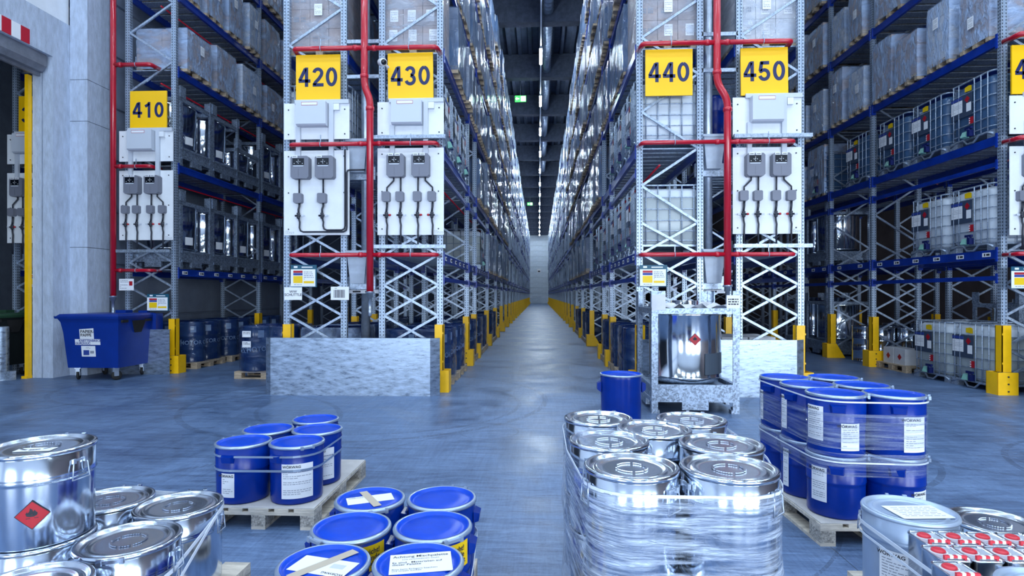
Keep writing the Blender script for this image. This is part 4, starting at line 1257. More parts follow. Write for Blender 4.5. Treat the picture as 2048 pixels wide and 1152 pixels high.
def fill(num, xa, xb, ys, zs, levels, bays, detail_bays, skip=(), per=3, hmax=1.40, where=None):
    sg = 1 if xb > xa else -1
    xm = (xa + xb) / 2
    where = where or 'rack ' + num
    for li in levels:
        cnt = 0
        for bi in range(bays):
            L = ys[bi + 1] - ys[bi]
            n = per if L > 2.5 else 2
            if L > 2.5 and rl.random() < 0.25: n += 1
            if n == 2 and L < 2.5: pass
            pitch = (L - 0.16) / n
            for q in range(n):
                if (li, bi, q) in skip or (li, bi, None) in skip: continue
                wd = pitch - (rl.uniform(0.18, 0.32) if num in ('410', '460') else rl.uniform(0.06, 0.16))
                h = rl.uniform(0.95, min(hmax, (zs[li + 1] - zs[li] - 0.42) if li + 1 < len(zs) else 1.05))
                if num == '410': h = rl.uniform(0.78, 0.98) if li == 2 else rl.uniform(0.95, 1.12)
                if num == '460': h = rl.uniform(0.85, 1.24)
                cnt += 1
                if num in ('430', '440') and bi == 0 and q == 0 and li in (2, 3):
                    wrapped_load(xm, ys[bi] + 0.12 + pitch * 0.5, zs[li], 1.02, pitch - 0.08, 1.36, (0, -1), 2, 'film-wrapped printed cartons at the end of %s, %s shelf' % (('left aisle rack' if num == '430' else 'right aisle rack'), SHELF[li]), film='film_end', tone='carton')
                    continue
                wrapped_load(xm - sg * rl.uniform(0.0, 0.10), ys[bi] + 0.12 + pitch * (q + 0.5), zs[li], 1.12, wd, h, (-sg, 0), 1 if bi < detail_bays else 0,
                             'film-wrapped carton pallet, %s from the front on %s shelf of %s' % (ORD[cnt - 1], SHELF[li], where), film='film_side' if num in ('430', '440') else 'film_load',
                             tone=('carton' if rl.random() < 0.6 else 'carton_white') if num in ('410', '460') else ('carton_grey' if bi < 1 and rl.random() < 0.5 else None))
fill('430', -1.63, -2.73, YM, ZM, (2, 3, 4, 5), 7, 0)
fill('440', 1.63, 2.73, YM, ZM, (2, 3, 4, 5), 7, 0)
fill('410', -7.63, -8.73, Y410, Z410, (2, 3, 4), 3, 2)
fill('460', 7.62, 8.72, Y460, Z460, (2, 3, 4), 4, 2, where='the rack at right edge')
# second shelf of main racks deeper in the aisle, and lowest shelf
fill('430', -1.63, -2.73, YM, ZM, (1,), 6, 0, skip=[(1, b, None) for b in (0, 1)])
fill('440', 1.63, 2.73, YM, ZM, (1,), 6, 0, skip=[(1, b, None) for b in (0, 1)])
fill('430', -1.63, -2.73, YM, ZM, (0,), 6, 0, skip=[(0, b, None) for b in (0, 1, 2)] + [(0, 3, 1), (0, 4, 0)])
fill('440', 1.63, 2.73, YM, ZM, (0,), 6, 0, skip=[(0, b, None) for b in (0, 1, 2)] + [(0, 3, 1), (0, 5, 0)])
fill('460', 7.62, 8.72, Y460, Z460, (1,), 4, 0, skip=[(1, b, None) for b in (0, 1)], where='the rack at right edge')
# loads behind the end frames of 420 and 450, seen end on
for num, x, tone in (('420', -3.84, 'carton'), ('450', 3.82, 'carton_white')):
    for li in (2, 3):
        wrapped_load(x, 10.45, ZM[li], 1.0, 1.12, 1.36, (0, -1), 2, 'film-wrapped printed cartons at the end of %s, %s shelf' % (('outer left rack' if num == '420' else 'outer right rack'), SHELF[li]), film='film_end', tone=tone)
        wrapped_load(x, 11.65, ZM[li], 1.0, 1.10, 1.2, None, 0, 'film-wrapped cartons second from the end of %s, %s shelf' % (('outer left rack' if num == '420' else 'outer right rack'), SHELF[li]), tone=tone)
for y, z, q in ((12.6, 4.40, 'second'), (12.6, 6.44, 'third'), (12.6, 2.19, 'lowest'), (14.0, 6.44, 'third, deeper'), (16.0, 4.4, 'second, deeper')):
    wrapped_load(-10.68, y, z, 1.1, 1.15, 1.3, (-1, 0), 0, 'wrapped pallet on %s shelf of the rack seen through the gateway' % q)
for y, z, q in ((10.6, 4.13, 'second'), (14.1, 4.13, 'second, deeper')):
    wrapped_load(-3.84, y + 2.2, z, 1.0, 1.1, 1.2, None, 0, 'wrapped pallet on %s shelf behind sign 420' % q)
# the far stretch of the aisle: hundreds of pallets too small to tell apart
for sg, wh in ((-1, 'left'), (1, 'right')):
    mb = MB()
    rd = random.Random(5 + sg)
    for bi in range(7, len(YM) - 1):
        for li in range(6):
            for q in range(3):
                if li < 1 and rd.random() < 0.4: continue
                y = YM[bi] + 0.12 + 1.15 * (q + 0.5)
                w = rd.uniform(0.95, 1.1); h = rd.uniform(0.9, 1.35 if li < 5 else 1.1)
                xo = 1.63 + rd.uniform(-0.08, 0.04)
                x0, x1 = sorted((sg * xo, sg * 2.75))
                mb.box(x0, x1, y - w / 2, y + w / 2, ZM[li] + 0.12, ZM[li] + 0.14 + h)
    o = mb.obj('far_pallet_loads', 'far_load')
    tag(o, 'distant wrapped pallets filling the far %s side of the main aisle' % wh, 'pallet loads', kind='stuff')

# ---------------------------------------------------------------- intermediate bulk containers
def rrect(hx, hy, r, n=5):
    pts = []
    for cx, cy, a0 in ((hx - r, hy - r, 0), (-hx + r, hy - r, 90), (-hx + r, -hy + r, 180), (hx - r, -hy + r, 270)):
        for k in range(n + 1):
            a = R(a0 + 90 * k / n)
            pts.append((cx + r * math.cos(a), cy + r * math.sin(a)))
    return pts
def ring_loft(mb, rings, cap0=True, cap1=True):
    n = len(mb.v); m = len(rings[0][0])
    for poly, z in rings:
        mb.v += [(x, y, z) for x, y in poly]
    for i in range(len(rings) - 1):
        for k in range(m):
            k2 = (k + 1) % m
            mb.face([n + i * m + k, n + i * m + k2, n + (i + 1) * m + k2, n + (i + 1) * m + k], True)
    if cap0: mb.face([n + k for k in range(m)][::-1])
    if cap1: mb.face([n + (len(rings) - 1) * m + k for k in range(m)])
    return mb
mat('tank_full', (0.40, 0.45, 0.47), 0.28, vary=0.06, vscale=2)
tk = MB(); tk.mat(0)
ring_loft(tk, [(rrect(0.45, 0.50, 0.10), 0.13), (rrect(0.49, 0.54, 0.13), 0.17), (rrect(0.495, 0.545, 0.13), 0.55), (rrect(0.49, 0.54, 0.13), 0.92)], True, False)
tk.mat(1)
ring_loft(tk, [(rrect(0.49, 0.54, 0.13), 0.92), (rrect(0.485, 0.535, 0.13), 1.04), (rrect(0.42, 0.47, 0.12), 1.09)], False, True)
tk.lathe([(0.13, 1.09), (0.13, 1.13), (0.0, 1.135)], 16)
TANK = tk.mesh('tank', ['tank_full', 'tank_plastic'])
TANKB = tk.mesh('tank', ['tank_blue', 'tank_blue'])
TANKW = tk.mesh('tank', ['tank_plastic', 'tank_plastic'])
CAGE_LOOP = MB().tube([(x, y, 0) for x, y in rrect(0.515, 0.565, 0.12, 4)], 0.010, 6, closed=True).mesh('cage_bar', 'galv')
CAGE_TOP = MB().tube([(x, y, 0) for x, y in rrect(0.515, 0.565, 0.12, 4)], 0.015, 6, closed=True).mesh('cage_rail', 'galv')
CAGE_V = MB().tube([(0, 0, 0.13), (0, 0, 1.13)], 0.010, 6).mesh('cage_bar', 'galv')
bs = MB()
for sx in (-1, 1):
    for sy in (-1, 1):
        bs.box(sx * 0.44 - 0.075, sx * 0.44 + 0.075, sy * 0.50 - 0.06, sy * 0.50 + 0.06, 0.0, 0.12)
bs.box(-0.5, 0.5, -0.55, 0.55, 0.10, 0.135)
for sy in (-1, 1):
    bs.tube([(-0.5, sy * 0.56, 0.06), (-0.36, sy * 0.56, 0.11), (-0.18, sy * 0.56, 0.11), (-0.08, sy * 0.57, 0.02), (0.08, sy * 0.57, 0.02), (0.18, sy * 0.56, 0.11), (0.36, sy * 0.56, 0.11), (0.5, sy * 0.56, 0.06)], 0.018, 8)
IBC_BASE = bs.mesh('base_frame', 'galv')
sk = MB().box(-0.5, 0.5, -0.56, 0.56, 0.0, 0.02); 
def diamond(mb, x, z, r, y):
    return mb.prism_y([(x - r, z), (x, z - r), (x + r, z), (x, z + r)], y, y + 0.002)
pm = MB().box(-0.46, 0.05, -0.583, -0.578, 0.52, 0.92)
IBC_PLATE = pm.mesh('label_plate', 'ibc_plate')
pm = MB().box(-0.45, -0.18, -0.586, -0.5835, 0.62, 0.84); pm.mat(1); print_lines(pm, 0.23, 0.17, 6, 3, -0.315, 0.73, y=-0.586, th=0.007)
pm.mat(2).box(-0.45, -0.18, -0.586, -0.5835, 0.85, 0.90)
IBC_SHEET = pm.mesh('data_sheet', ['white_paper', 'print_grey', 'print_blue'])
IBC_SHEET2 = MB().box(-0.08, 0.03, -0.586, -0.5835, 0.60, 0.75).mesh('data_sheet', 'white_paper')
IBC_RED = diamond(MB(), -0.06, 0.82, 0.062, -0.587).mesh('hazard_diamond', 'red_label')
IBC_YEL = MB().prism_y([(-0.16, 0.97), (0.0, 0.96), (0.0, 1.05), (-0.06, 1.065), (-0.16, 1.05)], -0.556, -0.552).mesh('yellow_sticker', 'sticker_yellow')
pm = MB().box(-0.02, 0.08, -0.583, -0.578, 0.36, 0.48); pm.mat(1).box(-0.02, 0.005, -0.585, -0.583, 0.37, 0.39).box(-0.02, 0.005, -0.585, -0.583, 0.41, 0.43).box(-0.02, 0.005, -0.585, -0.583, 0.45, 0.47)
IBC_TAG = pm.mesh('red_tag', ['red_label', 'white_paper'])
pm = MB().tube([(0, -0.52, 0.20), (0, -0.60, 0.19)], 0.05, 10)
pm.prism_x([(-0.66, 0.14), (-0.58, 0.12), (-0.57, 0.24), (-0.62, 0.24)], -0.13, -0.02)
IBC_VALVE = pm.mesh('valve', 'valve_teal')
pm = MB().tube([(0.03, -0.60, 0.20), (0.03, -0.62, 0.27)], 0.035, 8).box(-0.05, 0.10, -0.64, -0.60, 0.26, 0.30).box(0.02, 0.08, -0.65, -0.56, 0.13, 0.24)
IBC_HANDLE = pm.mesh('valve_handle', 'valve_blue')
def ibc(x, y, z, rz, label, tank=None, front=True):
    t = thing('bulk_container', label, 'container', (x, y, z), rz, 'caged bulk containers')
    put('base_frame', IBC_BASE, t)
    put('tank', tank or TANK, t)
    for k, zz in enumerate((0.20, 0.36, 0.54, 0.73, 0.93)): put('cage_bar', CAGE_LOOP, t, (0, 0, zz))
    put('cage_rail', CAGE_TOP, t, (0, 0, 1.13))
    for xx in (-0.40, -0.27, 0.10, 0.25, 0.40):
        for sy in (-1, 1): put('cage_bar', CAGE_V, t, (xx, sy * 0.578, 0))
    for yy in (-0.40, -0.2, 0, 0.2, 0.40):
        for sx in (-1, 1): put('cage_bar', CAGE_V, t, (sx * 0.528, yy, 0))
    if front:
        pl_ = put('label_plate', IBC_PLATE, t)
        put('data_sheet', IBC_SHEET, pl_); put('data_sheet', IBC_SHEET2, pl_); put('hazard_diamond', IBC_RED, pl_)
        put('yellow_sticker', IBC_YEL, t); put('red_tag', IBC_TAG, t); put('valve', IBC_VALVE, t); put('valve_handle', IBC_HANDLE, t)
    return t
# front turned to -X: rotate -90 deg ; to +X: +90 deg
for i in range(3):
    ibc(8.18, 10.52 + 1.13 * i, 4.30, R(-90), 'caged container of dark blue liquid, second shelf of right-edge rack, %s from the right' % ORD[i], TANKB, i != 0 or True)
for i in range(2):
    ibc(8.18, 10.52 + 1.13 * i, 2.40, R(-90), 'caged white container, lowest shelf of right-edge rack, %s from the right' % ORD[i], TANKW)
    ibc(8.20, 10.52 + 1.06 * i, 0.0, R(-90), 'caged container of cloudy liquid on floor under right-edge rack, %s from the right' % ORD[i])
ibc(8.18, 14.15, 4.30, R(-90), 'caged dark blue container in the narrow bay of the right-edge rack', TANKB)
ibc(8.18, 16.1, 4.30, R(-90), 'caged dark container beyond the narrow bay of the right-edge rack', TANKB)
for i in range(3):
    ibc(2.20, 10.32 + 1.13 * i, 4.14, R(-90), 'white caged container on second shelf of rack 440, %s from the front' % ORD[i], TANKW)
    ibc(2.20, 10.32 + 1.13 * i, 2.36, R(-90), 'grey-white caged container on lowest shelf of rack 440, %s from the front' % ORD[i])
    ibc(-2.20, 10.32 + 1.13 * i, 4.14, R(90), 'white caged container on second shelf of rack 430, %s from the front' % ORD[i], TANKW)
ibc(2.20, 14.1, 2.36, R(-90), 'caged container in the narrow bay of rack 440, lowest shelf')
ibc(2.20, 16.0, 2.36, R(-90), 'caged container beyond the narrow bay of rack 440, lowest shelf')
ibc(-3.84, 10.32, 4.14, R(-90), 'grey caged container behind sign 420 on second shelf', TANKW, False)
for i_, (x_, y_) in enumerate(((3.22, 10.75), (3.30, 11.45))):
    t = thing('plastic_drum', 'tall blue plastic drum on second shelf between right racks, %s' % ('nearer', 'farther')[i_], 'drum', (x_, y_, 4.14))
    rr0 = 0.29
    MB().lathe([(0, 0.0), (rr0 - 0.03, 0.0), (rr0 - 0.005, 0.03), (rr0, 0.08), (rr0, 0.40), (rr0 + 0.012, 0.42), (rr0, 0.44), (rr0, 0.78), (rr0 + 0.012, 0.80), (rr0, 0.82), (rr0, 1.02), (rr0 - 0.02, 1.08), (rr0 - 0.10, 1.12), (0, 1.12)], 28).obj('body', 'drum_blue', t)
    MB().lathe([(0.0, 1.14), (0.05, 1.14), (0.055, 1.12)], 14).obj('bung', 'valve_blue', t, (0.12, 0.0, 0.0))
ibc(-2.20, 16.6, 2.36, R(90), 'caged container on lowest shelf deep in rack 430')

# ---------------------------------------------------------------- stainless tanks in steel crates
def crate(x, y, z, rz, label, open_low=False, film=False):
    t = thing('steel_crate', label, 'crate', (x, y, z), rz, 'stainless tanks in steel crates')
    Hc = 1.70 if not open_low else 1.2
    key = 'crate%d' % open_low
    if key not in _bm:
        po = MB().prism([(0, 0), (0.09, 0), (0.09, 0.014), (0.014, 0.014), (0.014, 0.09), (0, 0.09)], 0.05, Hc).mesh('corner_post', 'galv_crate')
        ft = MB().box(0, 0.11, 0, 0.11, 0, 0.05).box(0.02, 0.09, 0.02, 0.09, 0.05, 0.09).mesh('foot', 'galv_crate')
        pt = MB().box(-0.005, 0.19, -0.008, 0.0, Hc - 0.24, Hc).mesh('corner_plate', 'galv_crate')
        rlx = MB().box(-0.60, 0.60, 0, 0.05, Hc - 0.32, Hc - 0.24).mesh('top_rail', 'galv_crate')
        b = MB().box(-0.55, 0.55, 0.0, 0.05, 0.16, 0.40).box(-0.55, 0.55, -0.012, 0, 0.36, 0.40).box(-0.55, 0.55, -0.012, 0, 0.16, 0.21).box(-0.18, 0.18, -0.005, 0.05, 0.05, 0.16)
        bp_ = b.mesh('base_panel', 'galv_crate')
        rT = 0.52
        ztop = Hc - 0.26
        tnk = MB().lathe([(0.0, 0.36), (rT - 0.10, 0.37), (rT - 0.03, 0.41), (rT, 0.46), (rT, 0.48), (rT - 0.006, 0.485), (rT - 0.006, ztop - 0.10), (rT, ztop - 0.09), (rT, ztop - 0.06), (rT - 0.05, ztop), (0.2, ztop + 0.05), (0.2, ztop + 0.12), (0, ztop + 0.13)], 48).mesh('tank', 'stainless')
        fl_ = MB().box(-0.52, 0.52, -0.52, 0.52, 0.30, 0.35).mesh('floor_panel', 'galv_crate')
        dm = MB(); r_ = 0.525
        _bm[key] = (po, ft, pt, rlx, bp_, tnk, fl_)
    po, ft, pt, rlx, bp_, tnk, fl_ = _bm[key]
    for k, (cx, cy) in enumerate(((-0.6, -0.6), (0.6, -0.6), (0.6, 0.6), (-0.6, 0.6))):
        p = put('corner_post', po, t, (cx, cy, 0), rz=R(90 * k))
        put('foot', ft, t, (cx, cy, 0), rz=R(90 * k))
        put('corner_plate', pt, t, (cx, cy, 0), rz=R(90 * k))
        d_ = R(90 * k)
        put('top_rail', rlx, t, (math.sin(d_) * 0.595, -math.cos(d_) * 0.595, 0), rz=d_)
        put('base_panel', bp_, t, (math.sin(d_) * 0.595, -math.cos(d_) * 0.595, 0), rz=d_)
    put('tank', tnk, t); put('floor_panel', fl_, t)
    return t
def hazard(t, r, a, z, s, red='red_label'):
    """red diamond with flame wrapped on a round wall of radius r at angle a"""
    def wrap(mb):
        mb.v = [((r + 0.002 - y) * math.cos(a + x / r), (r + 0.002 - y) * math.sin(a + x / r), z + c) for x, y, c in mb.v]
        return mb
    def dm(k, y):
        m = MB(); n = 6
        for j in range(n):
            x0, x1 = -k + 2 * k * j / n, -k + 2 * k * (j + 1) / n
            h0, h1 = k - abs(x0), k - abs(x1)
            b = len(m.v); m.v += [(x0, y, -h0), (x1, y, -h1), (x1, y, h1), (x0, y, h0)]; m.face([b, b + 1, b + 2, b + 3])
        return m
    h = wrap(dm(s, 0)).obj('hazard_diamond', 'print', t)
    wrap(dm(s * 0.93, -0.0008)).obj('field', red, h)
    f = MB()
    pts = [(-0.30, -0.12), (-0.36, 0.05), (-0.26, 0.20), (-0.24, 0.08), (-0.14, 0.22), (-0.12, 0.42), (0.02, 0.30), (0.06, 0.16), (0.12, 0.28), (0.22, 0.14), (0.30, 0.05), (0.26, -0.10), (0.1, -0.18), (-0.1, -0.18)]
    f.v = [(x * s, -0.0016, (q + 0.08) * s) for x, q in pts]; f.face(list(range(len(pts))))
    f.box(-0.34 * s, 0.34 * s, -0.0016, -0.001, -0.22 * s, -0.18 * s)
    wrap(f).obj('flame', 'print', h)
cr = crate(2.16, 8.66, 0, 0, 'bright stainless tank in galvanised crate standing before rack 440')
hazard(cr, 0.516, R(-88), 1.02, 0.088)
MB().prism_y([(-0.40, 0.55), (-0.30, 0.55), (-0.30, 0.95), (-0.40, 0.95)], -0.595, -0.592)
MB().box(-0.60, -0.41, -0.618, -0.611, 1.43, 1.65).obj('crate_sign', 'carton_white', cr)
m = MB().box(0.42, 0.60, -0.618, -0.611, 1.46, 1.64); m.mat(1); print_lines(m, 0.14, 0.10, 3, 4, 0.51, 1.55, y=-0.618, th=0.018); m.obj('crate_sign', ['white_paper', 'print'], cr)
rd = random.Random(9)
fm = MB(); nn = 10
for j in range(nn + 1):
    for i in range(nn + 1):
        fm.v.append((-0.5 + i / nn, -0.55 + 1.1 * j / nn, 1.44 + rd.uniform(0, 0.10)))
for j in range(nn):
    for i in range(nn):
        a = j * (nn + 1) + i; fm.face([a, a + 1, a + nn + 2, a + nn + 1])
fm.obj('crumpled_film', 'carton_white', cr)
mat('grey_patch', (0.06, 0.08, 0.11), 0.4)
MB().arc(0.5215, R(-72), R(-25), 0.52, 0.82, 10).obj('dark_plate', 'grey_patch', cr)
for li in (0, 1):
    for i, y in enumerate((12.48, 13.68, 14.80, 16.1, 17.3, 18.4)):
        low = (li == 1 and i == 2)
        c_ = crate(-8.22, y - 0.0, Z410[li] + 0.0, R(90), 'stainless tank in steel crate, %s from the front on %s shelf of rack 410' % (ORD[i], SHELF[li]), low)
        if i < 4 and not low:
            hm_ = MB().arc(0.518, R(-115), R(-92), 0.55, 0.72, 5); hm_.obj('label_sheet', 'white_paper', c_)
for i, (x, y, wh) in enumerate(((8.25, 16.3, 'on floor of right-edge rack beyond its narrow bay'), (8.25, 17.7, 'on floor deep in the right-edge rack'), (9.9, 12.2, 'on floor of the rear rack at far right'))):
    crate(x, y, 0, R(-90), 'stainless tank in steel crate %s' % wh)
crate(8.25, 16.3, 2.40, R(-90), 'stainless tank in steel crate on lowest shelf of right-edge rack')
crate(8.25, 17.6, 2.40, R(-90), 'stainless tank in steel crate, deeper on lowest shelf of right-edge rack')

# ---------------------------------------------------------------- 200 litre drums on pallets
def drum200(m):
    r, h = 0.285, 0.88
    return MB().lathe([(0, 0.01), (r - 0.02, 0.01), (r, 0.0), (r + 0.006, 0.012), (r, 0.03), (r, 0.27), (r + 0.012, 0.285), (r, 0.30), (r, 0.56), (r + 0.012, 0.575), (r, 0.59), (r, h - 0.03), (r + 0.007, h - 0.012), (r, h), (r - 0.015, h), (r - 0.018, h - 0.02), (0, h - 0.018)], 28).mesh('drum', m)
OIL = drum200('oil_drum'); SILV = drum200('stainless')
_mo = text_mesh('MOTOR OIL', 0.125, 'oil_text', 0.012, spacing=1.02, extrude=0.0)
_lm = text_mesh('LIQUI\nMOLY', 0.095, 'oil_text', 0.014, extrude=0.0)
def face_angle(rz, a): return a
def oil_pallet(x, y, rz, label, ang, wrap='film_dark', labels=0, txt=True):
    """four dark blue oil drums strapped on a pallet; ang = world angle from which the print is read"""
    t = thing('oil_drum_pallet', label, 'drum pallet', (x, y, 0), 0, 'wrapped pallets of dark blue oil drums')
    put('pallet', PALLET, t, rz=rz, scale=(1.0, 1.45, 1))
    for i, (dx, dy) in enumerate(((-0.292, -0.292), (0.292, -0.292), (-0.292, 0.292), (0.292, 0.292))):
        d_ = put('drum', OIL, t, (dx, dy, 0.146))
        if txt:
            put('lettering', bent(_mo, 0.287, 0.43, ang + 0.55), d_)
            put('lettering', bent(_lm, 0.287, 0.43, ang - 0.95), d_)
            put('label_sheet', MB().arc(0.288, ang + 0.1, ang + 0.5, 0.66, 0.80, 5).mesh('label_sheet', 'oil_text'), d_)
    sh = rrect(0.60, 0.60, 0.27, 6)
    mb = MB(); ring_loft(mb, [(sh, 0.12), (rrect(0.595, 0.595, 0.27, 6), 0.5), (sh, 0.95), (rrect(0.585, 0.585, 0.27, 6), 1.045)], False, False)
    mb.obj('film', wrap, t)
    for q in range(labels):
        a = MB().box(-0.085, 0.085, -0.004, 0, -0.06, 0.06); a.mat(1); print_lines(a, 0.13, 0.05, 2, q, 0, 0.02, y=-0.004, th=0.012)
        o_ = a.obj('paper_sheet', ['white_paper', 'print'], t, (-0.33 + 0.0 * q + (0.55 if q == 2 else 0), -0.622, 0.88 - 0.20 * q))
    return t
for i, (x, y) in enumerate(((-8.15, 12.95), (-8.12, 14.35))):
    oil_pallet(x, y, 0, 'dark blue motor oil drums on pallet, floor of rack 410, %s from the front' % ORD[i], R(-68))
oil_pallet(-8.12, 16.1, 0, 'dark blue oil drums on floor deep in rack 410', R(-60))
oil_pallet(-5.35, 11.55, 0, 'film-wrapped motor oil drums standing in the aisle beside the wide crash plate', R(-65), 'film_dark', 3)
for i, y in enumerate((10.55, 11.85, 14.15, 15.7, 17.0, 19.4, 20.7)):
    oil_pallet(-2.16, y, 0, 'dark wrapped oil drums on floor of rack 430, %s from the front' % ORD[i], R(-62), txt=i < 4)
for i, y in enumerate((11.2, 12.5, 14.15, 19.4, 20.7, 23.2, 24.6)):
    oil_pallet(2.16, y, 0, 'dark wrapped drums on floor of rack 440, %s from the front' % ORD[i], R(-118), txt=False)
for i, (x, y) in enumerate(((-3.84, 10.9), (-3.84, 12.3), (-3.84, 15.6))):
    oil_pallet(x, y, 0, 'dark wrapped drums on floor behind crash plate, %s in rack 420' % ORD[i], R(-90), 'film_load' if i == 0 else 'film_dark', txt=i < 1)
# silver drums on the floor of the right racks
for i, (x, y) in enumerate(((8.05, 13.95), (8.05, 14.6), (8.65, 13.95), (8.65, 14.6), (9.65, 14.1), (9.65, 14.75), (10.2, 14.1), (9.6, 16.0), (10.2, 16.0))):
    t = thing('silver_drum', 'tall silver drum on floor under the right racks, %s from the front' % ORD[i], 'drum', (x, y, 0), 0, 'tall silver drums')
    put('body', SILV, t)
for i, (x, y) in enumerate(((3.6, 11.0), (4.1, 11.0), (3.6, 11.5), (4.1, 11.5))):
    t = thing('canister_carton', 'white carton with red diamond on floor of rack 450, %s' % ('front left', 'front right', 'rear left', 'rear right')[i], 'carton', (x, y, 0.144), 0, 'white cartons')
    MB().box(-0.235, 0.235, -0.235, 0.235, 0, 0.72).obj('box', 'carton_white', t)
    MB().box(-0.22, 0.22, -0.237, -0.2355, 0.52, 0.60).obj('tape', 'white_paper', t)
    diamond(MB(), 0, 0.58, 0.10, -0.239).obj('hazard_diamond', 'red_label', t)
t = thing('wooden_pallet', 'wooden pallet under the white cartons of rack 450', 'pallet', (3.85, 11.25, 0))
put('boards', PALLET, t, scale=(0.9, 1.3, 1))
t = thing('wooden_pallet', 'small wooden pallet beside the caged containers at right', 'pallet', (8.15, 12.95, 0))
put('boards', PALLET, t, rz=R(90), scale=(0.9, 1.2, 1))
for i, (dx, dy) in enumerate(((-0.22, -0.2), (-0.22, 0.2), (0.2, -0.2))):
    t = thing('canister_carton', 'white carton on small pallet beside the caged containers at right, %s' % ('near', 'far', 'rear')[i], 'carton', (8.15 + dx, 12.95 + dy, 0.144), 0, 'white cartons')
    MB().box(-0.18, 0.18, -0.18, 0.18, 0, 0.34).obj('box', 'carton_white', t)
    o_ = diamond(MB(), 0, 0.16, 0.07, -0.183).obj('hazard_diamond', 'red_label', t); o_.rotation_euler = (0, 0, R(-90))

# ================================================================ LOADING FLOOR
BOARD_ME = {}
def pallet(x, y, rz, label, board=None, long_y=False):
    t = thing('wooden_pallet', label, 'pallet', (x, y, 0), rz + (R(90) if long_y else 0), 'pallets on the loading floor')
    for kind, *b in pallet_boards():
        k = tuple(round(q, 4) for q in (b[1] - b[0], b[3] - b[2], b[5] - b[4])) + (kind,)
        if k not in BOARD_ME:
            hx, hy, hz = k[0] / 2, k[1] / 2, k[2] / 2
            BOARD_ME[k] = MB().box(-hx, hx, -hy, hy, -hz, hz).mesh(kind, 'wood_chip' if kind == 'block' else 'wood_pale')
        put(kind, BOARD_ME[k], t, ((b[0] + b[1]) / 2, (b[2] + b[3]) / 2, (b[4] + b[5]) / 2))
    if board:
        o = MB().box(-0.595, 0.595, -0.395, 0.395, 0.144, 0.152).obj('cover_sheet', board, t)
    return t

def ring_text(t, r, z, a, txt, size, m='print', bold=0.012):
    return put('lettering', bent(text_mesh(txt, size, m, bold, extrude=0.0), r + 0.003, z, a), t)
def drum_label(t, r, a, w, z0, z1, seed, head='WÖRWAG', tilt=0):
    s = MB().arc(r + 0.0025, a - w / r / 2, a + w / r / 2, z0, z1, 8).obj('label_sheet', 'white_paper', t)
    mb = MB()
    n = max(4, int((z1 - z0) / 0.016)); rd = random.Random(seed)
    for i in range(n - 2):
        z = z1 - 0.045 - (z1 - z0 - 0.06) * i / (n - 2)
        aa = a - w / r / 2 + 0.012 / r
        end = a + w / r / 2 - 0.012 / r
        if rd.random() < 0.25: continue
        while aa < end - 0.02:
            l = rd.uniform(0.008, 0.03) / r
            mb.arc(r + 0.0032, aa, min(aa + l, end), z, z + 0.0042, 2)
            aa += l + 0.005 / r
            if rd.random() < 0.15: break
    mb.obj('print', 'print_grey', s)
    if head: ring_text(s, r + 0.001, z1 - 0.020, a - w / r * 0.18, head, 0.026, 'print', 0.02)
    return s

